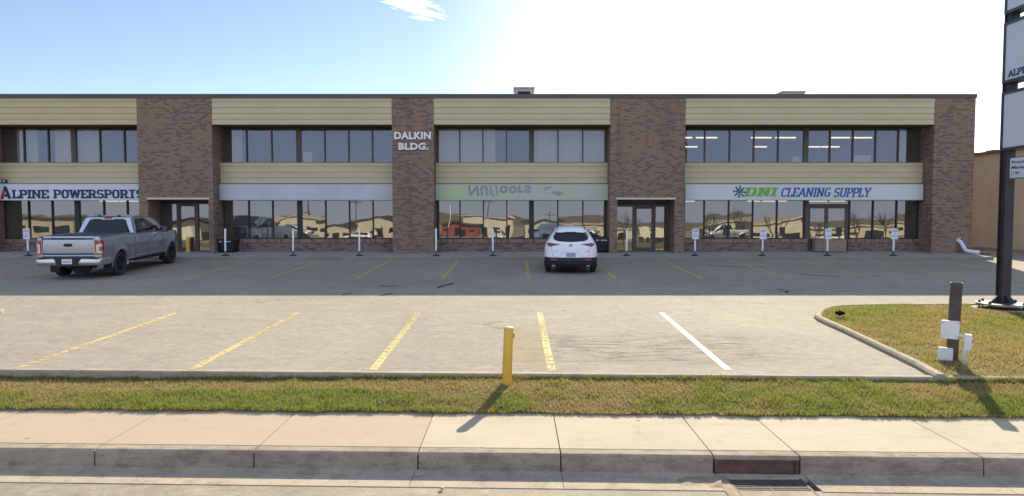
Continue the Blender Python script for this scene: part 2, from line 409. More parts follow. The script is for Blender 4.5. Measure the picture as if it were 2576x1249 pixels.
def rnd(x0, x1, y0, y1, r=.5, part='full'):
    cx, cy = (x0+x1)/2, (y0+y1)/2; a, b = (x1-x0)/2, (y1-y0)/2; out = []
    for k in range(0, 25):
        t = 2*math.pi*k/24; c, s_ = math.cos(t), math.sin(t)
        e = .62
        out.append((cx+a*math.copysign(abs(c)**e, c), cy+b*math.copysign(abs(s_)**e, s_)))
    return out
def arc(x0, x1, y0, y1, a0, a1, n=10):
    cx, cy = (x0+x1)/2, (y0+y1)/2; a, b = (x1-x0)/2, (y1-y0)/2; out = []
    for k in range(n+1):
        t = R(a0+(a1-a0)*k/n); c, s_ = math.cos(t), math.sin(t); e = .7
        out.append((cx+a*math.copysign(abs(c)**e, c), cy+b*math.copysign(abs(s_)**e, s_)))
    return out
GL = {  # width, strokes, serif feet (x, y)
 'A': (.82, [[(.04, 0), (.41, 1)], [(.41, 1), (.78, 0)], [(.17, .3), (.65, .3)]], [(.04, 0), (.78, 0)]),
 'L': (.60, [[(.12, 0), (.12, 1)], [(.12, 0), (.60, 0)], [(.60, 0), (.60, .18)]], [(.12, 1), (.12, 0)]),
 'P': (.70, [[(.12, 0), (.12, 1)], [(.12, 1), (.40, 1)]+arc(.1, .66, .44, 1, 90, -90)+[(.12, .44)]], [(.12, 0), (.12, 1)]),
 'I': (.30, [[(.15, 0), (.15, 1)]], [(.15, 0), (.15, 1)]),
 'N': (.86, [[(.12, 0), (.12, 1)], [(.12, 1), (.72, 0)], [(.72, 0), (.72, 1)]], [(.12, 0), (.12, 1), (.72, 1)]),
 'E': (.66, [[(.12, 0), (.12, 1)], [(.12, 1), (.62, 1)], [(.12, .5), (.5, .5)], [(.12, 0), (.64, 0)], [(.62, 1), (.62, .82)], [(.64, 0), (.64, .18)]], [(.12, 0), (.12, 1)]),
 'O': (.74, [rnd(.09, .65, 0, 1)], []),
 'W': (1.1, [[(.08, 1), (.30, 0)], [(.30, 0), (.54, 1)], [(.54, 1), (.78, 0)], [(.78, 0), (1.02, 1)]], [(.08, 1), (1.02, 1)]),
 'R': (.76, [[(.12, 0), (.12, 1)], [(.12, 1), (.40, 1)]+arc(.1, .64, .46, 1, 90, -90)+[(.12, .46)], [(.40, .46), (.70, 0)]], [(.12, 0), (.12, 1), (.70, 0)]),
 'S': (.68, [arc(.08, .60, .5, 1, 20, 270, 12)[:-1]+arc(.08, .62, 0, .5, 90, -160, 12)], []),
 'T': (.70, [[(.35, 0), (.35, 1)], [(.05, 1), (.65, 1)]], [(.35, 0)]),
 'C': (.72, [arc(.09, .70, 0, 1, 45, 315, 16)], [(.64, .86)]),
 'G': (.78, [arc(.09, .70, 0, 1, 45, 330, 16), [(.66, .05), (.66, .42)], [(.45, .42), (.74, .42)]], []),
 'U': (.80, [[(.12, 1), (.12, .3)]+arc(.12, .68, 0, .6, 180, 360, 10)+[(.68, 1)]], [(.12, 1), (.68, 1)]),
 'Y': (.78, [[(.06, 1), (.39, .45)], [(.72, 1), (.39, .45)], [(.39, .45), (.39, 0)]], [(.06, 1), (.72, 1), (.39, 0)]),
 'D': (.80, [[(.12, 0), (.12, 1)], [(.12, 1), (.35, 1)]+arc(.0, .70, 0, 1, 90, -90, 14)+[(.12, 0)]], [(.12, 0), (.12, 1)]),
}
def slab_text(txt, tv, th, serif=.16, shear=0., gap=.13, space=.5, depth=.012, vert=None):
    vs, fs = [], []; x = 0; n = 0
    for ch in txt:
        if ch == ' ': x += space; continue
        w, strokes, feet = GL[ch]
        segs = []
        for s_ in strokes:
            for p, q in zip(s_[:-1], s_[1:]): segs.append((p, q, tv, th))
        for (fx, fy) in feet: segs.append(((fx-serif, fy), (fx+serif, fy), tv, th))
        for (p, q, a, b) in segs:
            P = Vector((p[0], p[1]*(1-th)+th/2)); Q = Vector((q[0], q[1]*(1-th)+th/2))
            d = Q-P
            if d.length < 1e-4: continue
            d.normalize(); nrm = Vector((-d.y, d.x)); hw = .5*math.hypot(nrm.x*a, nrm.y*b)
            e = hw*.35
            if abs(d.y) > .95 and abs(p[0]-q[0]) < 1e-6: e = th*.5
            P2, Q2 = P-d*e, Q+d*e
            n += 1; z = depth+.0004*(n % 24); i = len(vs)
            for pt in (P2-nrm*hw, Q2-nrm*hw, Q2+nrm*hw, P2+nrm*hw):
                vs.append(Vector((x+pt.x+shear*pt.y, pt.y, z)))
            for pt in (P2-nrm*hw, Q2-nrm*hw, Q2+nrm*hw, P2+nrm*hw):
                vs.append(Vector((x+pt.x+shear*pt.y, pt.y, 0)))
            fs += [(i, i+1, i+2, i+3)]+[(i+k, i+4+k, i+4+(k+1)%4, i+(k+1)%4) for k in range(4)]
        x += w+gap
    return vs, fs

# ================================================================== THE SETTING
def sk(x, y): return y+SK*x
Y_LOT = 10.20; Y_KB = 10.06          # lot edge, street side of its edging
Y_WB = 8.93; Y_WF = 7.46             # sidewalk back and front
Z_W = .245; Z_G = .055               # sidewalk and gutter levels

struct(MB().quad((-1500, -1500, -.75), (1500, -1500, -.75), (1500, 1500, -.75), (-1500, 1500, -.75)).build('ground', GROUNDM))
# far side of the street, seen only mirrored in the glass
struct(MB().quad((-90, -34, -.55), (90, -34, -.55), (90, -6.2, .0), (-90, -6.2, .0)).build('verge', FARGRASS))
struct(MB().quad((-90, -6.15, .0), (90, -6.15, .0), (90, sk(90, 7.02), .035), (-90, sk(-90, 7.02), .035)).build('road', ROAD))

lot = MB()
xs = [-60, 60]
lot.quad((-60, sk(-60, Y_LOT), lotz(sk(-60, Y_LOT))), (60, sk(60, Y_LOT), lotz(sk(60, Y_LOT))), (60, 31.2, lotz(31.2)), (-60, 31.2, lotz(31.2)))
lot = struct(lot.build('parking_lot', LOT))
yard = struct(MB().quad((20.1, 31.2, lotz(31.2)), (60, 31.2, lotz(31.2)), (60, 75, lotz(31.2)+.2), (20.1, 75, lotz(31.2)+.2)).build('yard', LOT))

YEL = m_paint('worn_yellow_paint', (.60, .45, .185), .668); YEL2 = m_paint('faded_yellow_paint', (.50, .36, .10), .78)
WHI = m_paint('worn_white_paint', (.74, .72, .66), .69)
def stripe(x0, y0, x1, y1, w, mat, dz=.004):
    n = 10; d = Vector((x1-x0, y1-y0)).normalized(); q = Vector((-d.y, d.x))*w/2; m = MB(); a = []; b = []
    for k in range(n+1):
        t = k/n; x = x0+(x1-x0)*t; y = y0+(y1-y0)*t
        a.append((x+q.x, y+q.y, lotz(y+q.y)+dz)); b.append((x-q.x, y-q.y, lotz(y-q.y)+dz))
    m.grid([a, b], smooth=False)
    return m.build('parking_line', mat, lot)
for i in range(-9, 8):
    stripe(.46+2.775*i, 27.55, .46+2.775*i, 21.5, .11, YEL2)
for i in range(-3, 1):
    x = .57+2.775*i; stripe(x, 15.45, x-.04*(i < -1), 10.36-SK*0+sk(x, 0)*.6, .132, YEL)
stripe(.57+2.775+.02, 15.45, .57+2.775-.03, 10.4, .115, WHI)['label'] = 'white parking line'

# edging kerb between the lot and the grass strip
def kprof(m, x0, x1, prof):
    """sweep profile (y, z[, skewed]) along x, ends capped; prof runs back to front over the top"""
    a = [(x0, sk(x0, y), z) for y, z in prof]; b = [(x1, sk(x1, y), z) for y, z in prof]
    m.grid([b, a], smooth=False)
    m.quad(*a); m.quad(*b[::-1])
ek = MB()
for k in range(-8, 9):
    x0 = k*3.05+.7; x1 = x0+3.045; zc = lotz(sk((x0+x1)/2, Y_LOT))
    kprof(ek, x0, x1, [(Y_LOT+.03, zc-.2), (Y_LOT+.03, zc+.006), (Y_LOT+.0, zc+.022), (Y_KB+.02, zc+.026), (Y_KB, zc+.01), (Y_KB, zc-.3)])
struct(ek.build('edging_kerb', EKERB))

# grass strip base; it dips below the edging at the left
def soilz(x, t):
    """t = 0 at the sidewalk, 1 at the edging"""
    zt = lotz(sk(x, Y_KB))-.035-.07*max(0., min(1., (-x-.5)/5.))
    return Z_W+.048+(zt-Z_W-.048)*t+.015*math.sin(math.pi*t)
def edgew(x): return .018*math.sin(x*3.1+1)+.014*math.sin(x*7.7)+.012*math.sin(x*17.3+.4)+.008*math.sin(x*41)
m = MB(); rows = []
for j in range(9):
    t = j/8; rows.append([(x, sk(x, Y_WB+.02+(Y_KB-Y_WB-.02)*t+(1-t)*edgew(x)), soilz(x, t)) for x in np.linspace(-20, 20, 601)])
rows.insert(0, [(p[0], p[1]-.012, Z_W-.02) for p in rows[0]])
m.grid(rows, flip=False); struct(m.build('soil', SOIL))

# sidewalk slabs and kerb blocks
JX = [-12.2, -10.4, -8.55, -6.70, -4.80, -2.96, -1.09, .516, 2.21, 3.16, 5.15, 7.0, 8.8, 10.6]
sw = MB()
for a, b in zip(JX[:-1], JX[1:]):
    g = .006
    pr = [(Y_WB+.06, Z_W-.1), (Y_WB+.06, Z_W+.012), (Y_WF+.185, Z_W), (Y_WF+.179, Z_W-.012), (Y_WF+.17, Z_W-.001), (Y_WF+.17, Z_W-.1)]
    kprof(sw, a+g, b-g, pr)
struct(sw.build('sidewalk', WALKM))
struct(MB().quad((-20, sk(-20, Y_WF+.03), Z_W-.03), (20, sk(20, Y_WF+.03), Z_W-.03), (20, sk(20, Y_WB+.06), Z_W-.02), (-20, sk(-20, Y_WB+.06), Z_W-.02)).build('sidewalk_bed', SOIL))
kb = MB(); KR = .035
for a, b in zip(JX[:-1], JX[1:]):
    g = .008
    nose = [(Y_WF+KR-KR*math.sin(t), Z_W-KR+KR*math.cos(t)) for t in np.linspace(0, math.pi/2, 5)]
    if abs(a-2.21) < .01:
        pr = [(Y_WF+.163, Z_W-.07), (Y_WF+.163, Z_W-.001)]+nose+[(Y_WF, Z_W-.045), (Y_WF+.02, Z_W-.05)]
    else:
        pr = [(Y_WF+.163, Z_W-.2), (Y_WF+.163, Z_W-.001)]+nose+[(Y_WF-.012, Z_G-.03)]
    kprof(kb, a+g, b-g, pr)
struct(kb.build('kerb', SKERB))
struct(MB().quad((-20, sk(-20, Y_WF+.06), Z_G-.2), (20, sk(20, Y_WF+.06), Z_G-.2), (20, sk(20, Y_WF+.06), Z_W-.05), (-20, sk(-20, Y_WF+.06), Z_W-.05)).build('kerb_bed', SOIL))
gu = MB()
GJ = [-12.2, -8.55, -4.86, -1.12, .52, 2.22]
def gz(y): return Z_G-.012-.02*(1-(y-7.0)/.46)+.0
for a, b in zip(GJ[:-1], GJ[1:]):
    kprof(gu, a+.003, b-.003, [(Y_WF-.005, Z_G-.1), (Y_WF-.005, Z_G-.004), (Y_WF-.10, Z_G-.018), (6.99, Z_G-.012), (6.99, Z_G-.1)])
kprof(gu, 2.225, 3.20, [(Y_WF+.0, Z_G-.1), (Y_WF+.0, Z_G-.012), (Y_WF-.125, Z_G-.03), (Y_WF-.125, Z_G-.1)])
for a, b in ((3.205, 5.18), (5.186, 8.8), (8.806, 12.)):
    kprof(gu, a, b, [(Y_WF-.005, Z_G-.1), (Y_WF-.005, Z_G-.004), (Y_WF-.10, Z_G-.018), (6.99, Z_G-.012), (6.99, Z_G-.1)])
struct(gu.build('gutter', m_kerb('gutter_concrete', (.37, .31, .23), (.45, .38, .28), (.21, .165, .12), (.27, .19, .12))))

# kerb inlet and grate
IRON = plain('rusty_iron', (.15, .08, .058), .75, .2, .35, 8, bmp=.3); STEEL = plain('grate_steel', (.085, .075, .065), .8, .1, .3, 10)
SILT = plain('gutter_silt', (.29, .22, .145), .95, 0, .35, 7, bmp=.5)
inl = empty('kerb_inlet', (2.69, sk(2.69, 7.46), Z_G-.02), 'rusty brown steel storm inlet set in the kerb above the grate', 'storm drain')
m = MB(); y0 = sk(2.69, Y_WF)
m.box(2.235, 3.135, y0+.026, y0+.034, Z_G-.02, Z_W-.055); m.build('back_plate', IRON, inl)
m = MB(); m.box(2.222, 2.25, y0-.005, y0+.05, Z_G-.02, Z_W-.05); m.box(2.25, 3.12, y0-.004, y0+.05, Z_W-.062, Z_W-.05); m.build('frame', IRON, inl)
MB().box(3.12, 3.148, y0-.005, y0+.05, Z_G-.02, Z_W-.05).build('jamb', IRON, inl)
gr = empty('storm_grate', (2.75, sk(2.75, 7.1), Z_G-.03), 'steel bar grate over the storm drain in the gutter', 'drain grate')
m = MB(); ya, yb = sk(2.75, 7.335), sk(2.75, 6.80)
for k in range(11):
    y = ya-.02-(ya-yb-.04)*k/10; m.box(2.34, 3.10, y-.012, y+.012, Z_G-.055, Z_G-.022)
m.build('bars', STEEL, gr)
for a, b in ((2.31, 2.338), (3.102, 3.13)): MB().box(a, b, yb, ya, Z_G-.06, Z_G-.018).build('side_rail', STEEL, gr)
MB().box(2.70, 2.73, yb+.01, ya-.01, Z_G-.05, Z_G-.026).build('cross_bar', STEEL, gr)
struct(MB().box(2.338, 3.102, yb, ya, Z_G-.2, Z_G-.15).build('drain_pit', plain('pit_dark', (.02, .018, .016), .9, 0, 0)))
m = MB(); m.grid([[(x, sk(x, y)+.02*math.sin(x*9), Z_G-.012-.002*abs(y-7.2)) for x in np.linspace(2.19, 2.31, 4)] for y in (7.36, 7.2, 6.8)], smooth=False); m.build('silt', SILT)['kind'] = 'structure'
# silt washed against the inlet
m = MB(); rows = []
for j, t in enumerate(np.linspace(0, 1, 13)):
    rows.append([(1.55+.66*u, sk(1.55+.66*u, 7.42-.40*t), Z_G-.028+.030*(math.sin(math.pi*t)**.8)*(u**.7)*(1+.35*math.sin(u*11+t*5)+.25*math.sin(t*17+u*23))) for u in np.linspace(0, 1, 30)])
m.grid(rows); struct(m.build('gutter_silt', SILT))
# stone in the gutter
def stone(loc, r, mat, label, cat, name, sq=.7):
    bm = bmesh.new(); bmesh.ops.create_icosphere(bm, subdivisions=2, radius=r)
    for v in bm.verts: v.co *= 1+random.uniform(-.18, .18); v.co.z *= sq
    me = bpy.data.meshes.new(name); bm.to_mesh(me); bm.free(); me.materials.append(mat)
    o = bpy.data.objects.new(name, me); COL.objects.link(o); o.location = loc; return tag(o, label, cat)
gp = ray(1112, 1229); k = (Z_G+.005-HC)/gp.z
stone((gp.x*k, gp.y*k, Z_G+.006), .026, plain('pale_stone', (.5, .42, .35), .9, 0, .3, 20), 'small pale stone lying on the gutter below the yellow bollard', 'stone', 'stone')
p = ground(2113, 790, .15)
stone((p.x, p.y, p.z+.02), .095, plain('black_cap', (.012, .012, .011), 1., 0, .2, spec=.05), 'small black lump on the grass near the curved kerb', 'drain cap', 'irrigation_cap', .55)

# grassed island on the right with its edging, and the one on the left
isl = [(2352, 947), (2300, 917), (2250, 893), (2200, 869), (2150, 845), (2110, 826), (2075, 811), (2056, 802), (2048, 795), (2050, 788), (2058, 781), (2075, 774), (2110, 769.5), (2180, 767.5), (2300, 766.5), (2460, 766.5)]
IP = [ground(x, y, .05) for x, y in isl]
IP = [Vector((p.x, p.y)) for p in IP]+[Vector((18, IP[-1].y)), Vector((18, sk(18, Y_LOT+.05)))]
def inset(P, d):
    """offset the open outline to the right-hand side"""
    out = []
    for k, p in enumerate(P):
        t = (P[min(k+1, len(P)-1)]-P[max(k-1, 0)]).normalized(); out.append(p+Vector((t.y, -t.x))*d)
    return out
def edging(name, P, w, h):
    Q = inset(P, w); m = MB()
    def row(A, B, z0): pass
    o = inset(P, .03); i = inset(P, w-.03)
    rows = [[(p.x, p.y, lotz(p.y)-.1) for p in P], [(p.x, p.y, lotz(p.y)+h-.035) for p in P], [(p.x, p.y, lotz(p.y)+h) for p in o],
            [(p.x, p.y, lotz(p.y)+h) for p in i], [(p.x, p.y, lotz(p.y)+h-.03) for p in Q], [(p.x, p.y, lotz(p.y)-.1) for p in Q]]
    m.grid(rows, smooth=False, flip=True)
    m.quad(*[r[0] for r in rows]); m.quad(*[r[-1] for r in rows][::-1])
    struct(m.build(name, EKERB)); return Q
IQ = edging('island_kerb', IP[:-2], .16, .085)
IQ = IQ+[Vector((18, IQ[-1].y)), Vector((18, sk(18, Y_LOT+.05)))]
def inpoly(P, x, y):
    c = False; j = len(P)-1
    for i in range(len(P)):
        if (P[i].y > y) != (P[j].y > y) and x < (P[j].x-P[i].x)*(y-P[i].y)/(P[j].y-P[i].y)+P[i].x: c = not c
        j = i
    return c
def edged(P, x, y):
    d = 9.
    for a, b in zip(P[:-3], P[1:-2]):
        ab = b-a; t = max(0, min(1, ((x-a.x)*ab.x+(y-a.y)*ab.y)/ab.length_squared)); d = min(d, math.hypot(x-a.x-ab.x*t, y-a.y-ab.y*t))
    return d
def islz(x, y): return lotz(y)+(.05+.03*min(1, edged(IQ, x, y)/1.2))*(.15+.85*max(0, min(1, (y-sk(x, Y_LOT+.03))/.7)))
m = MB(); cen = Vector((13., 13.2)); rows = []
for t in (0, .12, .25, .45, .7, 1.0):
    rows.append([(q.x, q.y, islz(q.x, q.y)) for q in [p.lerp(cen, t) for p in IQ+[IQ[0]]]])
m.grid(rows, flip=True); struct(m.build('island_soil', SOIL))
LP = [Vector((-14.2+2.55*math.cos(t), 15.2+.95*math.sin(t))) for t in np.linspace(math.pi*.75, -math.pi*.75, 26)]
LQ = edging('island_kerb', LP, .15, .10)
m = MB(); m.quad(*[(p.x, p.y, lotz(p.y)+.075) for p in LQ][::-1]); struct(m.build('island_soil', SOIL))

# ---- grass blades
def grass():
    P = []
    def vnoise(x, y, s, seed):
        r = np.random.default_rng(seed).random((64, 64)); xi = x*s; yi = y*s
        x0 = np.floor(xi).astype(int); y0 = np.floor(yi).astype(int); fx = xi-x0; fy = yi-y0
        fx = fx*fx*(3-2*fx); fy = fy*fy*(3-2*fy)
        g = lambda a, b: r[a % 64, b % 64]
        return (g(x0, y0)*(1-fx)+g(x0+1, y0)*fx)*(1-fy)+(g(x0, y0+1)*(1-fx)+g(x0+1, y0+1)*fx)*fy
    xs, ys, zs, hs, ds = [], [], [], [], []
    n = 165000
    x = rng.uniform(-13., 13., n); t = rng.random(n); e = rng.random(n) < .14
    t = np.where(e, rng.normal(0.0, .035, n), t); e2 = rng.random(n) < .04; t = np.where(e2, 1-np.abs(rng.normal(0, .02, n)), t)
    fr = (t < .02)
    t = np.clip(t, -.07, 1.0)
    y = Y_WB+.02+(Y_KB-Y_WB-.02)*t+SK*x+(1-np.clip(t, 0, 1))*np.array([edgew(a) for a in x])
    z = np.array([soilz(a, max(0, b)) for a, b in zip(x, t)])
    p1 = vnoise(x+50, y*1.5, .55, 3)*.55+vnoise(x+50, y, 2.1, 4)*.3+vnoise(x+50, y, 6, 5)*.15
    # the back of the strip has browned off at the left, the middle stays green
    bias = np.where(x < .2, np.clip((t-.52)*5, -.45, .55), np.clip((t-.5)*.8, -.2, .2)+.10*np.sin(x*1.3))
    greenedge = np.where((t > .93), -.5, 0)
    dry = np.clip((p1+bias*.55+greenedge-.31)*3.4, 0, 1)
    h = rng.uniform(.02, .052, n)*np.where(dry > .7, .8, 1.1)*np.where(t > .95, 1.4, 1)
    h = h*(.55+.95*vnoise(x+70, y, 5.5, 21))
    xs.append(x); ys.append(y); zs.append(z); hs.append(h); ds.append(dry)
    # island
    n = 190000
    x = rng.uniform(4.5, 18., n); y = rng.uniform(9.6, 17.2, n)
    k = np.array([inpoly(IQ, a, b) for a, b in zip(x, y)]); x, y = x[k], y[k]
    k = np.hypot(x-11.33, y-15.62) > .66; x, y = x[k], y[k]
    z = np.array([islz(a, b) for a, b in zip(x, y)])
    p1 = vnoise(x+50, y, .6, 8)*.5+vnoise(x+50, y, 1.7, 9)*.3+vnoise(x+50, y, 5, 10)*.2
    dry = np.clip((p1-.27)*3.0, 0, 1)*.95
    xs.append(x); ys.append(y); zs.append(z); hs.append(rng.uniform(.03, .07, len(x))*(.5+vnoise(x+70, y, 3.5, 22))); ds.append(dry)
    n = 6000
    x = rng.uniform(-14, -11.6, n); y = rng.uniform(14.2, 16.2, n); k = np.array([inpoly(LQ, a, b) for a, b in zip(x, y)]); x, y = x[k], y[k]
    xs.append(x); ys.append(y); zs.append(lotz(y)+.075); hs.append(rng.uniform(.03, .06, len(x))); ds.append(np.full(len(x), .35))
    x = np.concatenate(xs); y = np.concatenate(ys); z = np.concatenate(zs); h = np.concatenate(hs); d = np.concatenate(ds); n = len(x)
    a = rng.uniform(0, 2*math.pi, n); w = rng.uniform(.004, .0085, n)*(y/9.5); la = rng.uniform(0, 2*math.pi, n); ll = h*rng.uniform(.2, 1.0, n)
    v = np.empty((n, 3, 3))
    v[:, 0] = np.stack([x-np.cos(a)*w, y-np.sin(a)*w, z-.004], 1); v[:, 1] = np.stack([x+np.cos(a)*w, y+np.sin(a)*w, z-.004], 1)
    v[:, 2] = np.stack([x+np.cos(la)*ll, y+np.sin(la)*ll, z+h], 1)
    me = bpy.data.meshes.new('grass'); me.vertices.add(3*n); me.vertices.foreach_set('co', v.reshape(-1))
    me.loops.add(3*n); me.loops.foreach_set('vertex_index', np.arange(3*n)); me.polygons.add(n)
    me.polygons.foreach_set('loop_start', np.arange(n)*3); me.update(calc_edges=True)
    A = me.attributes.new('dry', 'FLOAT', 'FACE'); A.data.foreach_set('value', np.clip(d+rng.normal(0, .16, n), 0, 1).astype(np.float32))
    B = me.attributes.new('rnd', 'FLOAT', 'FACE'); B.data.foreach_set('value', rng.random(n).astype(np.float32))
    me.materials.append(m_grassblade()); o = bpy.data.objects.new('grass', me); COL.objects.link(o); o['kind'] = 'stuff'; o['label'] = 'short patchy green and brown grass on the strip and islands'
grass()

# walk in front of the building
fw = MB(); YC = 27.75; XE = PX(2492, 28.)
zc = lotz(YC)+.125
pr = [(YF+1.6, ZW+.02), (YC+.16, zc+.004), (YC+.04, zc), (YC, zc-.03), (YC, lotz(YC)-.1)]
a = [(-40, y, z) for y, z in pr]; b = [(XE, y, z) for y, z in pr]; fw.grid([b, a], smooth=False)
fw.quad(*[(XE, y, z) for y, z in pr], (XE, YF+1.6, lotz(YC)-.1))
fw.quad((XE, YF+.9, lotz(YF)-.2), (XE, YF+.9, ZW+.012), (XE, YF+1.6, ZW+.02), (XE, YF+1.6, lotz(YF)-.2))
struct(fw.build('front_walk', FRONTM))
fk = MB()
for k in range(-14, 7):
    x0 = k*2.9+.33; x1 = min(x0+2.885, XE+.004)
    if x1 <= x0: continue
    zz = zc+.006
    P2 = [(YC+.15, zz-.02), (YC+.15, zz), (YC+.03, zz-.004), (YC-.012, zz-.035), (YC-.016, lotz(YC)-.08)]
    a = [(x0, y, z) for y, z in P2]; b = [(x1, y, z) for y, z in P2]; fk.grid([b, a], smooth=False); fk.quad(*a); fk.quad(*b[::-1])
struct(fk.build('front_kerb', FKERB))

# ================================================================== THE BUILDING
def m_siding(name, c, c2):
    m, N, L, B = nodes(name)
    n = ramp(N, L, noise(N, L, .5, 5, .6, vec=scaled(N, L, (1, 1, 3))), .3, .7)
    c_ = mixc(N, L, n, c, c2)
    c_ = mixc(N, L, ramp(N, L, noise(N, L, 2.2, 6, .7, vec=scaled(N, L, (4, 1, .5))), .52, .8, True, 0, .3), c_, tuple(x*.7 for x in c))
    L.new(c_, B.inputs['Base Color']); B.inputs['Roughness'].default_value = .55; return m
SID = m_siding('cream_siding', (.49, .415, .235), (.56, .48, .285)); SIDY = m_siding('yellowed_siding', (.49, .40, .20), (.55, .45, .23))
CAPM = plain('cap_flashing', (.085, .07, .068), .5, 0, .2, .6)
BRONZE = plain('bronze_frame', (.095, .068, .055), .5, .2, .2, 1.5); BRONZED = plain('dark_bronze', (.03, .026, .026), .5, .2, .2, 1.5)
SOFF = plain('soffit_brown', (.15, .115, .07), .8, 0, .15)
WHITE = plain('white_paint', (.78, .78, .76), .5, 0, .05); SIGNW = plain('sign_white', (.60, .64, .68), .35, 0, .05, .7)
SIGNB = plain('sign_blank_white', (.50, .51, .53), .4, 0, .08, 1.1); SIGNL = plain('sign_warm_white', (.58, .61, .58), .35, 0, .05, .7)
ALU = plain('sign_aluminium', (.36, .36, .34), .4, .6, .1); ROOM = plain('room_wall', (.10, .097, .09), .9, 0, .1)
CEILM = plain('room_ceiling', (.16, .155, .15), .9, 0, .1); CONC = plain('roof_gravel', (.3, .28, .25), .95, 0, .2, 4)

bld = empty('commercial_building', (0, YF, ZW), 'long two storey brown brick commercial building with cream siding bands', 'building')
def P(name, mb, mat, parent=None, **k): return mb.build(name, mat, parent or bld, **k)
X_ = lambda px: PX(px, YF)
ZT = PZ(237, YF); ZC = PZ(247, YF); ZF0 = PZ(314, YF); ZL = lotz(YF)-.3
ZB1 = PZ(410, YB); ZB0 = PZ(461.5, YB); ZS1 = PZ(462.8, YS); ZS0 = PZ(504.5, YS)
ZU0 = PZ(410, YW)-.03; ZU1 = ZF0-.02; ZG0 = PZ(602, YBASE); ZG1 = ZS0+.25
BACK = 46.
# columns (left, right, entry opening or None)
XR = PX(2444, YF, 600)
cols = [(-35., X_(-720), None), (X_(-320), X_(-32), None), (X_(350.5), X_(537.5), (X_(373), X_(525))), (X_(987.8), X_(1092), None),
        (X_(1533.8), X_(1721.8), (X_(1553), X_(1697))), (X_(2344.5), XR, None)]
ZH = PZ(503.5, YF)            # entry head
for (a, b, e) in cols:
    m = MB()
    if e is None: m.box(a, b, YF, YW+.3, ZL, ZC)
    else:
        m.box(a, e[0], YF, YW+.3, ZL, ZC); m.box(e[1], b, YF, YW+.3, ZL, ZC); m.box(e[0], e[1], YF, YW+.3, ZH+.02, ZC)
    P('brick_column', m, BRICK)
P('side_wall', MB().box(XR-.3, XR-.002, YW+.3, BACK, ZL, ZC), BRICK)
P('parapet_cap', MB().box(-35, XR+.035, YF-.035, BACK+.05, ZC, ZT), CAPM)
P('roof', MB().box(-34.9, XR-.05, YF+.4, BACK-.3, ZT-.35, ZT+.012), CONC)
# storeys inside
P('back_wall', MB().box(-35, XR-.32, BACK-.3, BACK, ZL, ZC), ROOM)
ZMID0 = PZ(470, YB)-.05
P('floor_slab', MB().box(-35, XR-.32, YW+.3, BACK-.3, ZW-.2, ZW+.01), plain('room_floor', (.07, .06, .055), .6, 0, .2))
CZ1 = 3.98; CZ2 = ZU1+.28
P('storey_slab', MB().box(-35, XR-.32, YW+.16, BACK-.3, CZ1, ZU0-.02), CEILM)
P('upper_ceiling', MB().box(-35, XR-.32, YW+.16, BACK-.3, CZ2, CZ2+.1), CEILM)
for (a, b, e) in cols[1:-1]:
    c = (a+b)/2
    P('partition', MB().box(c-.06, c+.06, YW+.32, BACK-.32, ZW+.02, CZ1-.02), ROOM)
    P('partition', MB().box(c-.06, c+.06, YW+.32, BACK-.32, ZU0, CZ2-.02), ROOM)

def siding(name, x0, x1, yf, z0, z1, rows, mat, trim, depth=.5):
    """rows lapped boards with a trim strip at the top, each board leaning out at its foot"""
    m = MB(); zt = z1-trim; h = (zt-z0)/rows
    prof = [(yf+depth, z1), (yf-.004, z1), (yf-.004, zt)]
    for k in range(rows):
        a = zt-k*h; b = a-h
        prof += [(yf+.022, a-.006), (yf+.012, a-h*.45), (yf-.004, b+.010), (yf-.004, b+.004)]
    prof += [(yf+.02, z0), (yf+depth, z0)]
    A = [(x0, y, z) for y, z in prof]; B = [(x1, y, z) for y, z in prof]
    m.grid([B, A], smooth=False); m.quad(*A[::-1]); m.quad(*B)
    m.quad((x0, yf+depth, z0), (x1, yf+depth, z0), (x1, yf+depth, z1), (x0, yf+depth, z1))
    return P(name, m, mat)
bays = [(cols[k][1], cols[k+1][0]) for k in range(5)]
for k, (a, b) in enumerate(bays):
    g = .006
    siding('fascia', a+g, b-g, YF+.01, ZF0, ZC-.01, 4, SIDY if k < 2 else SID, .15, .45)
    P('soffit', MB().box(a+g, b-g, YF+.46, YW+.14, ZF0+.015, ZF0+.06), SOFF)
    P('soffit', MB().box(a+g, b-g, YF+.03, YF+.455, ZF0-.004, ZF0-.001), SOFF)
    siding('spandrel', a+g, b-g, YB, ZB0, ZB1, 3, SID, .165, .22)
    P('sill', MB().box(a+g, b-g, YB+.02, YW+.05, ZB1+.003, ZB1+.02), BRONZED)

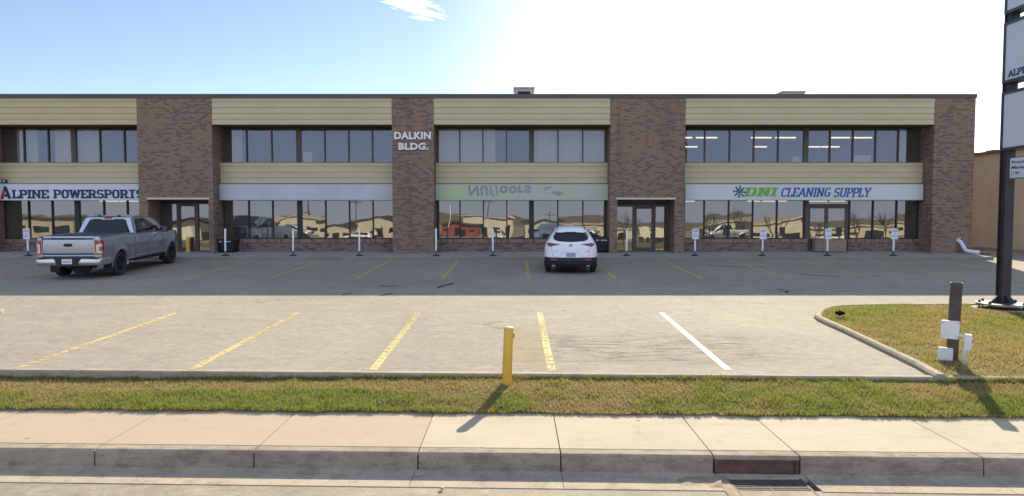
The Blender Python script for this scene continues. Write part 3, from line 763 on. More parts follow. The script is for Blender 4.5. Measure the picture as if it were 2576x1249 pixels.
# windows: posts given as photo columns on the glass plane
def xw(px): return PX(px, YW)
UP = {1: ([68, 128.8, 258, 319], [192]), 2: ([624.5, 687, 820, 879.7, 939], [754.6]), 3: ([1157.4, 1215.2, 1274.3, 1403, 1465], [1337]),
      4: ([1770, 1832.4, 1893, 1953.7, 2083.3, 2140.7, 2197.2, 2254.2], [2023])}
LO = {1: ([74, 133.4, 263, 322], [196]), 2: ([627, 687, 820, 879.7, 939], [754.6]), 3: ([1157.4, 1216, 1275, 1403, 1466], [1337]),
      4: ([1771, 1832.4, 1893, 1953.7, 2195, 2254.2], [2017])}
def window(x0, x1, z0, z1, thin, thick, glass, head, wt, bottom=.05):
    f = MB(); yf, yb = YW-.05, YW+.06
    f.box(x0, x1, yf, yb, z1-head, z1); f.box(x0, x1, yf, yb, z0, z0+bottom)
    br = sorted([(x0-.0, x0+.06)]+[(x-.026, x+.026) for x in thin]+[(x-wt/2, x+wt/2) for x in thick]+[(x1-.06, x1)])
    for a, b in br: f.box(a, b, yf-.012, yb, z0+bottom, z1-head)
    fr = P('window', f, BRONZE if glass is GLASS_UP else BRONZED)
    g = MB()
    for (a, b), (c, d) in zip(br[:-1], br[1:]):
        t1 = random.uniform(-.004, .004); t2 = random.uniform(-.003, .003); w = c-b; h = z1-head-z0-bottom
        y = YW
        g.quad((b, y-t1*w/2-t2*h/2, z0+bottom), (c, y+t1*w/2-t2*h/2, z0+bottom), (c, y+t1*w/2+t2*h/2, z1-head), (b, y-t1*w/2+t2*h/2, z1-head))
    g.build('pane', glass, fr)
    return fr
HEAD = (ZU1-PZ(322, YW))+.02
for k, (a, b) in enumerate(bays):
    if k == 0:
        n = [a+(b-a)*i/7 for i in range(1, 7)]; u = (n, []); l = (n, [])
        window(a+.01, b-.01, ZU0, ZU1, u[0], u[1], GLASS_UP, HEAD, .2)
        window(a+.01, b-.01, ZG0, ZG1, l[0], l[1], GLASS_LO, .1, .2)
        P('base_wall', MB().box(a+.003, b-.003, YBASE, YW+.28, ZL, ZG0-.16), BRICK2); P('soldier_course', MB().box(a+.003, b-.003, YBASE-.03, YW+.28, ZG0-.16, ZG0), SOLDIER)
        continue
    window(a+.01, b-.01, ZU0, ZU1, [xw(x) for x in UP[k][0]], [xw(x) for x in UP[k][1]], GLASS_UP, HEAD, .22)
    th = [xw(x) for x in LO[k][0]]; tk = [xw(x) for x in LO[k][1]]
    if k < 4:
        window(a+.01, b-.01, ZG0, ZG1, th, tk, GLASS_LO, .12, .22)
        segs = [(a+.003, b-.003)]
    else:
        D0, D1 = xw(2026), xw(2133)
        window(a+.01, D0-.04, ZG0, ZG1, [x for x in th if x < D0], [], GLASS_LO, .12, .22)
        window(D1+.02, b-.01, ZG0, ZG1, [x for x in th if x > D1], [], GLASS_LO, .12, .22)
        P('door_post', MB().box(D0-.04+.003, D0+.12, YW-.08, YW+.1, ZW+.02, ZG1), BRONZE)
        segs = [(a+.003, D0+.06), (D1-.02, b-.003)]
    for (c, d) in segs:
        P('base_wall', MB().box(c, d, YBASE, YW+.28, ZL, ZG0-.16), BRICK2)
        P('soldier_course', MB().box(c, d, YBASE-.03, YW+.28, ZG0-.16, ZG0), SOLDIER)

# entrances
TUBE_SLOT = plain('lintel_cream', (.60, .55, .42), .5, 0, .1)
def door_leaf(x0, x1, z0, z1, y, parent=None, hinge_left=True, brown=BRONZE):
    w = .075; m = MB(); m.box(x0, x0+w, y-.03, y+.03, z0, z1); m.box(x1-w, x1, y-.03, y+.03, z0, z1)
    m.box(x0+w, x1-w, y-.03, y+.03, z1-.09, z1); m.box(x0+w, x1-w, y-.03, y+.03, z0, z0+.16)
    d = P('door', m, brown, parent)
    MB().quad((x0+w, y, z0+.16), (x1-w, y, z0+.16), (x1-w, y+.004, z1-.09), (x0+w, y+.004, z1-.09)).build('pane', GLASS_LO, d)
    hx = x1-w*.5 if hinge_left else x0+w*.5
    MB().tube([(hx, y-.03, z0+.95), (hx, y-.08, z0+.95), (hx, y-.08, z0+1.25), (hx, y-.03, z0+1.25)], .012, 8).build('handle', ALU, d)
    return d
def entry(xa, xb, frames, door, tz, name):
    """frames: photo columns of posts on the glass plane; door: (left, right)"""
    y = YW; z0 = ZW+.015; zt = PZ(tz, y); zh = ZH+.02
    f = MB(); f.box(xa+.01, xb-.01, y-.05, y+.05, zh-.12, zh+.1); f.box(xa+.01, xb-.01, y-.05, y+.05, zt-.06, zt+.05)
    br = [(xa+.01, xa+.08)]+[(xw(p)-.05, xw(p)+.05) for p in frames]+[(xb-.08, xb-.01)]
    for a, b in br: f.box(a, b, y-.055, y+.05, z0, zt-.06)
    for a, b in (br[0], br[-1]): f.box(a, b, y-.055, y+.05, zt+.05, zh-.12)
    for p in frames[1:2]: f.box(xw(p)-.03, xw(p)+.03, y-.055, y+.05, zt+.05, zh-.12)
    fr = P('entry_frame', f, BRONZE)
    g = MB(); g.quad((xa+.08, y, zt+.05), (xb-.08, y, zt+.05), (xb-.08, y+.01, zh-.12), (xa+.08, y+.01, zh-.12))
    for i, ((a, b), (c, d)) in enumerate(zip(br[:-1], br[1:])):
        if i == 1: continue
        g.quad((b, y, z0), (c, y, z0), (c, y+.006*(-1)**i, zt-.06), (b, y+.006*(-1)**i, zt-.06))
    g.build('pane', GLASS_LO, fr)
    door_leaf(br[1][1]+.004, br[2][0]-.004, z0+.01, zt-.065, y-.012)
    P('entry_lintel', MB().box(xa-.05, xb+.05, YF-.02, YF+.09, ZH+.018, ZH+.10), TUBE_SLOT)
e1, e2 = cols[2][2], cols[4][2]
entry(e1[0], e1[1], [448.5, 497.5], None, 511, 'a'); entry(e2[0], e2[1], [1594, 1646], None, 517.5, 'b')
# double door in the right bay
z0 = ZW+.02; zt = PZ(517, YW); DM = xw(2078.5)
f = MB(); f.box(D0+.125, D1, YW-.05, YW+.05, zt-.05, zt+.06); f.box(D1-.06, D1+.0, YW-.05, YW+.05, z0, zt-.05); f.box(D0+.125, D1, YW-.05, YW+.05, ZG1-.12, ZG1)
fr = P('entry_frame', f, BRONZE)
MB().quad((D0+.125, YW, zt+.06), (D1, YW, zt+.06), (D1, YW+.006, ZG1-.12), (D0+.125, YW+.006, ZG1-.12)).build('pane', GLASS_LO, fr)
door_leaf(D0+.13, DM-.003, z0, zt-.055, YW-.01); door_leaf(DM+.003, D1-.065, z0, zt-.055, YW-.01, hinge_left=False)

# lettering on the middle column
lt = empty('building_lettering', (X_(1040), YF, PZ(380, YF)), 'white metal letters DALKIN BLDG. on the middle brick column', 'lettering')
for txt, x0, x1, za, zb in (('DALKIN', 993.9, 1085.5, 351.3, 332.7), ('BLDG.', 1004.6, 1079.6, 378, 360.2)):
    for i, ch in enumerate(txt): pass
    vs, fs = bfont(txt, 1., .042, 0, .02, 1.08)
    vs = fit(vs, X_(x0), X_(x1), PZ(za, YF), PZ(zb, YF))
    MB().add([(v.x, YF-.05-v.z, v.y) for v in vs], fs).build('lettering_line', WHITE, lt)

# ---- signs over the ground floor
def signbox(px0, px1, label, mat, name='shop_sign', x1=None):
    a = PX(px0, YS); b = PX(px1, YS) if x1 is None else x1
    r = empty(name, ((a+b)/2, YS, ZS0), label, 'sign')
    MB().box(a+.03, b-.03, YS, YS+.15, ZS0+.03, ZS1-.03).build('panel', mat, r)
    m = MB(); m.box(a, b, YS-.008, YS+.16, ZS1-.03, ZS1); m.box(a, b, YS-.008, YS+.16, ZS0, ZS0+.03); m.box(a, a+.03, YS-.008, YS+.16, ZS0+.03, ZS1-.03); m.box(b-.03, b, YS-.008, YS+.16, ZS0+.03, ZS1-.03)
    m.build('frame', ALU if mat is not SIGNW else SIGNL, r); return r
NAVY = plain('navy_letters', (.012, .018, .05), .5, 0, 0); RED = plain('red_letters', (.40, .02, .02), .5, 0, 0)
sy = YS-.001
s1 = signbox(-12, 352, 'long white sign with black slab letters and a large red and black A', SIGNW, x1=cols[2][0]-.004)
def zs(py): return PZ(py, YS)
def xsg(px): return PX(px, YS)
vs, fs = slab_text('LPINE', .22, .165, .17, gap=.15)
vs = fit(vs, xsg(32.5), xsg(125.5), zs(500), zs(478)); MB().add(on_wall(vs, sy), fs).build('letters', NAVY, s1)
vs, fs = slab_text('POWERSPORTS', .22, .165, .17, gap=.14)
vs = fit(vs, xsg(136), xsg(362.5), zs(499.5), zs(477.5)); MB().add(on_wall(vs, sy), fs).build('letters', NAVY, s1)
# the large A: red left leg, black right leg and bar
def poly_wall(pts, y, d=.012): return MB().prism([(xsg(px), zs(py)) for px, py in pts], 'y', y-d, y)
poly_wall([(2, 501.5), (12.2, 472), (15, 481), (10.5, 501.5)], sy).build('letter_leg', RED, s1)
poly_wall([(11.6, 469.5), (19, 469.5), (30.2, 500.5), (22.5, 500.5), (17.0, 485)], sy, .014).build('letter_leg', NAVY, s1)
poly_wall([(14.2, 489), (19, 489), (22, 495.5), (12.5, 495.5)], sy, .010).build('letter_bar', NAVY, s1)
s2 = signbox(552.5, 990, 'blank weathered white sign box over the bay left of the lettered column', SIGNB, x1=cols[3][0]-.004)
def m_faded():
    m, N, L, B = nodes('faded_green_panel')
    n = ramp(N, L, noise(N, L, .55, 3), .38, .62, True)
    sx = N.new('ShaderNodeSeparateXYZ'); L.new(pos(N), sx.inputs[0])
    k = ramp(N, L, sx.outputs[0], PX(1100, YS), PX(1520, YS), True, .9, .25)
    c = mixc(N, L, math2(N, L, 'MULTIPLY', k, n), (.48, .49, .37), (.42, .54, .28)); L.new(c, B.inputs['Base Color']); B.inputs['Roughness'].default_value = .5; return m
s3 = signbox(1096, 1531, 'faded pale green sign with grey letters turned upside down', m_faded())
FAD = plain('faded_grey_ink', (.255, .305, .315), .6, 0, .15, 1.2); FADC = plain('faded_cream', (.50, .49, .40), .6, 0, .1)
for ch, x0, x1, yb_, bd, sh_ in (('N', 1177.4, 1206, 494, .03, .12), ('u', 1207.6, 1229.4, 492.5, .035, .12), ('f', 1230.6, 1243.5, 493.5, .03, .15), ('l', 1245.5, 1254.6, 493, .035, .18),
                              ('o', 1256.4, 1278, 487.3, .04, 0), ('o', 1280, 1301, 487.3, .04, 0), ('r', 1303, 1318.5, 486, .035, 0), ('s', 1319.5, 1337, 487, .022, 0)):
    vs, fs = bfont(ch, 1., bd, sh_, .004)
    vs = [Vector((v.x, -v.y, v.z)) for v in vs]; vs = fit(vs, xsg(x0), xsg(x1), zs(yb_), zs(467)); MB().add(on_wall(vs, sy), [f[::-1] for f in fs]).build('letter', FAD, s3)
poly_wall([(1370.5, 470), (1387, 470.5), (1390, 472.5), (1383, 475), (1378, 480), (1372, 484), (1369.5, 483)], sy, .005).build('emblem', FAD, s3)
poly_wall([(1370, 481), (1378, 477.5), (1381, 474.5), (1382.5, 474), (1381, 479), (1375, 484)], sy, .008).build('emblem_stripe', FADC, s3)
poly_wall([(1384.5, 485.5), (1391, 481.5), (1408, 482.5), (1420, 485.5), (1418.5, 488), (1404.5, 493.5), (1394, 488.5)], sy, .005).build('emblem', FAD, s3)
s4 = signbox(1723, 2322, 'long white sign with a gear emblem, bold green letters and blue italic letters', SIGNL, x1=None)
GREEN = plain('green_letters', (.16, .40, .025), .45, 0, .05); BLUE = plain('blue_letters', (.012, .065, .30), .45, 0, .05); GEARM = plain('gear_ink', (.045, .055, .09), .5, 0, 0)
def zx(zx_, zy_): return (2900+zx_/4.155)*.62890, (720+zy_/4.155)*.62890
vs, fs = slab_text('DNI', .30, .12, .24, shear=.22, gap=.24)
p0 = zx(300, 278); p1 = zx(884, 122); vs = fit(vs, xsg(p0[0]), xsg(p1[0]), zs(p0[1]), zs(p1[1])); MB().add(on_wall(vs, sy), fs).build('letters', GREEN, s4)
vs, fs = slab_text('CLEANING', .20, .10, .155, shear=.26, gap=.14)
p0 = zx(925, 285); p1 = zx(1750, 128); vs = fit(vs, xsg(p0[0]), xsg(p1[0]), zs(p0[1]), zs(p1[1])); MB().add(on_wall(vs, sy), fs).build('letters', BLUE, s4)
vs, fs = slab_text('SUPPLY', .20, .10, .155, shear=.26, gap=.14)
p0 = zx(1800, 286); p1 = zx(2432, 130); vs = fit(vs, xsg(p0[0]), xsg(p1[0]), zs(p0[1]), zs(p1[1])); MB().add(on_wall(vs, sy), fs).build('letters', BLUE, s4)
gx, gy = zx(235, 198); gx, gz_ = xsg(gx), zs(gy); gr_ = .265
m = MB(); ring = []
for k in range(28):
    a = 2*math.pi*k/28; ring.append((gx+gr_*.60*math.cos(a), gz_+gr_*.60*math.sin(a)))
m.prism(ring, 'y', sy-.010, sy)
for k in range(8):
    a = R(90+45*k-6); c, s_ = math.cos(a), math.sin(a)
    for (r0, r1, hw, d) in ((.5, 1.0, .085, .0105), (.80, 1.04, .15, .0115)):
        pts = [(r0, -hw), (r1, -hw), (r1, hw), (r0, hw)]
        m.prism([(gx+gr_*(u*c-w*s_), gz_+gr_*(u*s_+w*c)) for u, w in pts], 'y', sy-d, sy)
m.build('gear_emblem', GEARM, s4)
m = MB(); a0 = [(gx+gr_*.46*math.cos(t), gz_+gr_*.46*math.sin(t)) for t in np.linspace(R(175), R(365), 14)]; a1 = [(gx+gr_*.36*math.cos(t), gz_+gr_*.36*math.sin(t)) for t in np.linspace(R(365), R(175), 14)]
m.prism(a0+a1, 'y', sy-.0125, sy-.010)
m.prism([(gx+.0, gz_+gr_*.42), (gx+gr_*.11, gz_+gr_*.16), (gx, gz_+gr_*.08), (gx-gr_*.11, gz_+gr_*.16)], 'y', sy-.0125, sy-.010)
m.build('emblem_highlight', SIGNW, s4)
# little flood light on top of the left sign
fl = empty('flood_light', (PX(13.5, YS+.07), YS+.07, ZS1), 'small black flood light on top of the sign with the red A', 'flood light')
xx = fl.location.x
MB().box(xx-.09, xx+.11, YS+.02, YS+.12, ZS1+.05, ZS1+.19).build('housing', BRONZED, fl, bevel=.01)
MB().box(xx-.03, xx+.08, YS+.012, YS+.02, ZS1+.07, ZS1+.16).build('lens', plain('lens_grey', (.4, .42, .42), .2, 0, 0), fl)
MB().box(xx-.02, xx+.03, YS+.05, YS+.09, ZS1, ZS1+.05).build('bracket', BRONZED, fl)

# ---- roof plant
RTU = plain('roof_unit_cream', (.42, .40, .34), .6, 0, .12, 3)
def roofunit(px0, px1, py, Y, label, d=1.1, louvre=True):
    a, b = PX(px0, Y, 230), PX(px1, Y, 230); zt = PZ(py, Y); zb = ZT-.3; c = (a+b)/2
    r = empty('rooftop_unit', (c, Y, zb), label, 'roof unit', 'heating and cooling units on the roof')
    w = (b-a)/2
    MB().box(a+.07, b-.07, Y+.03, Y+d, zb, zt-.07).build('cabinet', RTU, r)
    m = MB(); m.box(a, b, Y-.04, Y+d+.04, zt-.07, zt); m.build('lid', RTU, r)
    m = MB(); m.box(a+.04, a+.20, Y, Y+.035, zb+.05, zt-.075); m.box(b-.20, b-.04, Y, Y+.035, zb+.05, zt-.075); m.box(a+.20, b-.20, Y, Y+.035, zt-.20, zt-.075); m.build('front_frame', RTU, r)
    m = MB()
    z = zb+.06
    while z < zt-.22: m.quad((a+.2, Y+.024, z), (b-.2, Y+.024, z), (b-.2, Y+.005, z+.05), (a+.2, Y+.005, z+.05)); z += .055
    m.build('louvres', BRONZED, r)
roofunit(1291.5, 1345, 219.5, 31.5, 'boxy cream rooftop unit with a dark louvre over the faded green sign bay')
roofunit(1967, 2027, 229, 34.0, 'low wide rooftop unit over the right hand bay', 1.6)

# ---- inside the windows
TUBE = emit('lit_tube', (1., .93, .70), 1.0); FIX = plain('light_fixture', (.5, .5, .48), .6, 0, 0)
def ctube(x0, x1, Y, z, label, grp):
    r = empty('ceiling_light', ((x0+x1)/2, Y, z), label, 'ceiling light', grp)
    MB().box(x0, x1, Y-.08, Y+.08, z+.06, z+.12).build('housing', FIX, r)
    MB().box(x0+.02, x1-.02, Y-.06, Y+.06, z, z+.055).build('tube', TUBE, r)
GU = 'lit ceiling lights seen through the upper right windows'; GLW = 'lit ceiling lights behind the ground floor windows'
for row, (py, spans, zz) in enumerate(((347, [(1721, 1742), (1750, 1805), (1889, 1941), (1950, 2002), (2090, 2138), (2142, 2194)], 'front'),
                          (370, [(1721, 1755), (1894, 1929), (2034, 2065), (2067, 2112)], 'rear'))):
    d = ray(CX, py); sl = d.z/d.y; zl = CZ2-.13; Y = (zl+.03-HC)/sl
    for i, (a, b) in enumerate(spans):
        ctube(PX(a, Y, py), PX(b, Y, py), Y, zl, f'lit strip light in the upper right windows, {["first", "second", "third", "fourth", "fifth", "sixth"][i]} from the left in the {zz} row', GU)
for i, (a, b) in enumerate([(2027, 2085), (2193, 2252), (2256, 2312)]):
    Y = YW+2.2; zl = CZ2-.13; zt_ = None
    ctube(PX(a, Y, 320), PX(b, Y, 320), Y, PZ(320, Y)-.03, f'lit strip light right under the upper right window heads, {["left", "middle", "right"][i]} one', GU)
for i, (a, b) in enumerate([(1724, 1748), (1880, 1912), (1917, 1950), (1958, 1979), (2035, 2081), (2087, 2126)]):
    Y = YW+1.6
    ctube(PX(a, Y, 507), PX(b, Y, 507), Y, PZ(508.2, Y), f'lit strip light just under the green and blue lettered sign, {["first", "second", "third", "fourth", "fifth", "sixth"][i]} from the left', GLW)
for i, (a, b) in enumerate([(251, 298), (301, 348)]):
    Y = YW+1.6
    ctube(PX(a, Y, 507), PX(b, Y, 507), Y, PZ(508.2, Y), f'lit strip light just under the sign with the red A, {["left", "right"][i]} of two', GLW)
def m_blind(name, c):
    m, N, L, B = nodes(name); B.inputs['Base Color'].default_value = (*c, 1); B.inputs['Roughness'].default_value = .8; return m
BL = m_blind('blind_ivory', (.74, .72, .62)); BLG = m_blind('blind_green_grey', (.66, .70, .62)); BLP = m_blind('curtain_lilac', (.60, .55, .58)); BLD = m_blind('curtain_dark', (.085, .08, .06))
def blind(px0, px1, mat, label, slat=.09, amp=.03):
    Y = YW+.14; a, b = xw(px0), xw(px1); n = max(2, int((b-a)/slat))
    top = [(a+(b-a)*k/n, Y+amp*(k % 2)) for k in range(n+1)]
    m = MB(); z0, z1 = ZU0+.06, ZU1-.06
    m.grid([[(x, y, z1) for x, y in top], [(x, y, z0) for x, y in top]], smooth=False)
    m.box(a, b, Y-.01, Y+.05, z1, z1+.04)
    o = m.build('window_blind', mat, origin=((a+b)/2, Y, z0)); tag(o, label, 'blind', 'blinds and curtains in the upper windows')
blind(14, 42, BLD, 'dark curtain in the leftmost upper window'); blind(43, 95, BLG, 'pale green grey vertical blind second from the left upstairs')
blind(139, 188, BLG, 'pale green grey vertical blind left of the thick post above the red A sign'); blind(199, 256, BLP, 'lilac grey curtain right of the thick post above the red A sign', .14, .05)
blind(583, 609, BLG, 'narrow pale blind at the left end of the upper windows over the blank sign')
blind(1103, 1214, BL, 'closed ivory roller blind left in the upper windows over the faded green sign', .6, .004); blind(1216, 1246, BL, 'gathered ivory vertical blind in the third pane over the faded green sign')
blind(1343, 1526, BL, 'wide ivory vertical blind across three panes right of the thick post', .11, .035)
blind(2256, 2279, BLG, 'narrow pale blind in the last upper window on the right')
def carton(px0, px1, py0, py1, label, d=.25):
    Y = YW+.22; m = MB().box(PX(px0, Y), PX(px1, Y), Y, Y+d, ZU0+.02, PZ(py0, Y))
    o = m.build('carton', WHITE, origin=(PX((px0+px1)/2, Y), Y, ZU0), bevel=.01); tag(o, label, 'box')
carton(765, 786, 383, 405, 'pale box on the sill above the blank sign'); carton(1993, 2013, 394, 406, 'small white box on the upper sill left of the thick post in the right bay')
carton(2145, 2188, 391, 406, 'wide white board leaning in the upper windows of the right bay', .05)

# ================================================================== STREET FURNITURE
POSTW = plain('post_white', (.80, .80, .80), .45, 0, .04); RUB = plain('rubber_black', (.028, .027, .026), .8, 0, .2, 8); SLEEVE = plain('post_sleeve', (.13, .125, .11), .6, .3, .3, 8)
YP = 28.25
def post(px, label, sign=False, lean=0.):
    x = PX(px, YP, 640); z0 = ZW-.02-(YF-YP)*.028+.0
    z0 = zc+.004+(ZW+.012-zc)*(YP-YC-.16)/(YF+1.6-YC-.16)
    r = empty('parking_sign' if sign else 'marker_post', (x, YP, z0), label, 'sign post' if sign else 'post', 'signs on posts along the front walk' if sign else 'white posts along the front walk', (0, R(lean), 0))
    zt = PZ(575.5, YP)-z0
    MB().lathe([(0, 0), (.15, 0), (.15, .02), (.11, .045), (.05, .06), (0, .06)], n=20).build('base_plate', RUB, r, world=False)
    MB().lathe([(.045, .055), (.047, .20), (.038, .21)], n=14).build('sleeve', SLEEVE, r, world=False)
    top = zt if not sign else zt-.06
    MB().lathe([(.038, .20), (.038, top-.01), (.03, top), (0, top)], n=14).build('pole', POSTW, r, world=False)
    if sign:
        w, h = .143, .445; zb = zt-h
        o = rounded_plate(-w, w, -.062, -.05, zb, zt, .025).build('sign_plate', POSTW, r, world=False)
        m = MB(); m.box(-w+.012, w-.012, -.0635, -.0622, zt-.017, zt-.012); m.box(-w+.012, w-.012, -.0635, -.0622, zb+.012, zb+.017); m.box(-w+.012, -w+.017, -.0635, -.0622, zb+.017, zt-.017); m.box(w-.017, w-.012, -.0635, -.0622, zb+.017, zt-.017)
        m.build('border', INK, o, world=False)
        t = MB()
        for txt, za, zb_, hw in (('CUSTOMER', .06, .098, .105), ('PARKING', .112, .150, .105), ('AND', .188, .222, .04), ('APPROVED', .258, .287, .112), ('VEHICLES', .315, .344, .112), ('ONLY', .372, .395, .03)):
            vs, fs = bfont(txt, 1., .03, 0, .0); vs = fit(vs, -hw, hw, zt-zb_, zt-za)
            t.add([(v.x, -.0632, v.y) for v in vs], fs)
        t.build('lettering', INK, o, world=False)
    return r
INK = plain('sign_ink', (.04, .05, .12), .5, 0, 0)
def rounded_plate(x0, x1, y0, y1, z0, z1, r):
    pts = []
    for cx, cz, a in ((x1-r, z1-r, 0), (x0+r, z1-r, 90), (x0+r, z0+r, 180), (x1-r, z0+r, 270)):
        for k in range(5): t = R(a+90*k/4); pts.append((cx+r*math.cos(t), cz+r*math.sin(t)))
    return MB().prism(pts, 'y', y0, y1)
post(567, 'plain white post in front of the bin beside the left entrance', lean=.6)
post(737.5, 'plain white post before the window left of the thick post under the blank sign', lean=.4)
post(904, 'plain white post nearest left of the lettered brick column', lean=.4)
post(1097, 'plain white post at the right edge of the lettered brick column', lean=.2)
post(1240, 'plain white post between the lettered column and the white car', lean=-.2)
post(1576, 'plain white post in front of the right entrance', lean=.3)
post(71, 'white parking notice on a post left of the pickup', True, -.5)
post(1748, 'white parking notice on a post right of the right entrance', True, .3)
post(1918, 'white parking notice on a post under the blue word CLEANING', True, .1)
post(2081, 'white parking notice on a post in front of the plywood box', True, 0)
post(2247, 'white parking notice on a post furthest right', True, .4)

# bins
BINM = plain('bin_plastic', (.016, .016, .026), .5, 0, .2, 2)
def wheelie(px0, px1, py0, Y, label):
    a, b = PX(px0, Y, 620), PX(px1, Y, 620); zt = PZ(py0, Y); z0 = ZW+.005; c = (a+b)/2; w = (b-a)/2; h = zt-z0
    r = empty('wheeled_bin', (c, Y, z0), label, 'bin')
    m = MB(); rows = []
    for t, k in ((.06, .76), (.86, .96), (.86, 1.0), (.91, 1.0)):
        rows.append([(u*w*k, v*w*k*.95, t*h) for u, v in ((-.9, -1), (.9, -1), (1, -.9), (1, .9), (.9, 1), (-.9, 1), (-1, .9), (-1, -.9), (-.9, -1))])
    m.grid(rows, smooth=False, flip=True); m.quad(*rows[0][:-1]); m.build('bin_body', BINM, r, world=False)
    m = MB(); rows = []
    for t, k in ((.905, 1.03), (.95, 1.03), (.985, .9), (1.0, .6), (1.0, .01)):
        rows.append([(u*w*k, v*w*k*.95, t*h) for u, v in ((-.9, -1), (.9, -1), (1, -.9), (1, .9), (.9, 1), (-.9, 1), (-1, .9), (-1, -.9), (-.9, -1))])
    m.grid(rows, smooth=False, flip=True); m.build('lid', BINM, r, world=False)
    for s_ in (-1, 1): MB().tube([(s_*w*.62, w*.72, .09), (s_*w*.80, w*.72, .09)], .09, 14).build('wheel', RUB, r, world=False)
    # pale raised marks along the front rim
    m = MB(); n = 7
    for k in range(n):
        if k == 2: continue
        x = -w*.72+w*1.25*k/(n-1); m.tube([(x, -w*.95*1.0, h*.80), (x, -w*.95*1.0-.012, h*.80)], .030, 8)
    o = m.build('rim_marks', plain('rim_mark_white', (.6, .6, .62), .5, 0, 0), r, world=False); o['kind'] = 'stuff'
    return r
wheelie(555, 597, 601, YF+.55, 'dark wheeled bin beside the left entrance column')
wheelie(1493, 1532, 597, YF+.55, 'dark wheeled bin behind the right side of the white car')
# plywood box across the double door
PLY = plain('weathered_plywood', (.27, .205, .135), .8, 0, .2, 1.6, bmp=.2); PLYD = plain('plywood_side', (.23, .175, .115), .8, 0, .2, 1.6)
Yb = YF+.42; xa, xb = PX(2051, Yb+.2, 620), PX(2130, Yb, 620); zt = PZ(602, Yb); xm = PX(2072, Yb, 620)
pb = empty('plywood_box', ((xa+xb)/2, Yb, ZW), 'weathered plywood box standing in front of the double glass door', 'box')
m = MB(); m.prism([(xm, Yb), (xb, Yb), (xb, Yb+.55), (xa, Yb+.55), (xa, Yb+.22)], 'z', ZW+.02, zt-.02); m.build('panel', PLY, pb)
m = MB(); m.prism([(xm-.01, Yb-.012), (xb+.01, Yb-.012), (xb+.01, Yb+.56), (xa-.01, Yb+.56), (xa-.01, Yb+.215)], 'z', zt-.02, zt); m.build('top', PLYD, pb)
m = MB(); m.box(xm-.018, xm+.018, Yb-.008, Yb+.03, ZW+.02, zt-.022); m.build('corner_batten', PLYD, pb)
# little yellow bollard by the left door
YB_ = YW-.22; xb_ = PX(473, YB_, 615)
b2 = empty('bollard', (xb_, YB_, ZW), 'short yellow bollard right in front of the left glass entrance door', 'bollard')
BOLY = plain('bollard_yellow', (.72, .43, .045), .45, 0, .10, 5)
MB().lathe([(.085, .04), (.085, PZ(597, YB_)-ZW-.03), (.06, PZ(597, YB_)-ZW), (0, PZ(597, YB_)-ZW)], n=18).build('post', BOLY, b2, world=False)
MB().lathe([(0, 0), (.12, 0), (.12, .03), (.085, .042)], n=18).build('foot', plain('foot_white', (.6, .58, .52), .8, 0, .1), b2, world=False)
# big yellow bollard in the grass strip
bp = empty('bollard', (PX(1274.5, 9.83, 968), 9.83, .39), 'tall yellow steel bollard standing in the grass strip', 'bollard', None, (R(-.5), R(2.2), 0))
def m_bollard():
    m, N, L, B = nodes('scuffed_yellow_paint')
    n = noise(N, L, 6, 7, .7, vec=scaled(N, L, (1, 1, .5)))
    c = mixc(N, L, ramp(N, L, n, .3, .7), (.62, .36, .03), (.72, .45, .055))
    c = mixc(N, L, ramp(N, L, noise(N, L, 22, 5, .7), .66, .74, False, 0, .8), c, (.25, .14, .04))
    L.new(c, B.inputs['Base Color']); B.inputs['Roughness'].default_value = .5; return m
MB().lathe([(.072, -.1), (.072, .872), (.068, .88)], n=28).build('post', m_bollard(), bp, world=False)
MB().lathe([(.069, .879), (.060, .892), (.03, .899), (0, .90)], n=28).build('cap', plain('bollard_cap', (.72, .58, .30), .6, 0, .2, 20), bp, world=False)
MB().lathe([(.072, 0), (.082, .0), (.082, .02), (.072, .02)], axis='x', c=(0, 0, .76), n=8).build('weld_bracket', IRON, bp, world=False) if False else MB().box(.066, .084, -.012, .012, .74, .80).build('bracket', IRON, bp, world=False)

# downspout at the right end
PIPE = plain('downpipe_white', (.62, .66, .72), .4, 0, .08)
y1 = YF-.12; pts = [(PX(2414, y1, 606), YF+.02, PZ(605, y1)), (PX(2416, y1, 608), y1, PZ(609, y1)), (PX(2423, y1-.1, 625), y1-.12, PZ(622, y1-.12)), (PX(2428, y1-.2, 632), y1-.22, PZ(630.5, y1-.22)), (PX(2435, y1-.3, 633), y1-.3, PZ(632.6, y1-.3)), (PX(2464, y1-.5, 638), y1-.5, PZ(636.5, y1-.5))]
dp = empty('downpipe', (pts[-1][0], y1, ZW), 'white elbow downpipe lying out from the foot of the right brick column', 'downpipe')
m = MB(); m.tube(pts, .085, 16, caps=False); m.build('pipe', PIPE, dp)
d = Vector(pts[-1])-Vector(pts[-2]); d.normalize()
MB().tube([Vector(pts[-1])-d*.06, Vector(pts[-1])-d*.05], .082, 14).build('dark_mouth', RUB, dp)
h0 = Vector(pts[-1])+d*.02
hs = MB(); hs.tube([h0-d*.3-Vector((0, 0, .04)), h0+Vector((.1, -.02, -.045)), h0+Vector((.36, -.03, -.04)), h0+Vector((.42, -.03, -.02))], [.03, .03, .03, .045], 10)
o = hs.build('drain_hose', RUB, origin=tuple(h0)); tag(o, 'short black hose sticking out of the white downpipe mouth', 'hose')
vb = MB().box(PX(2412, YF-.02, 600)-.05, PX(2412, YF-.02, 600)+.06, YF-.045, YF-.001, PZ(601, YF), PZ(597, YF)).build('wall_bracket', plain('mortar_pale', (.5, .42, .36), .8, 0, .1), bld)

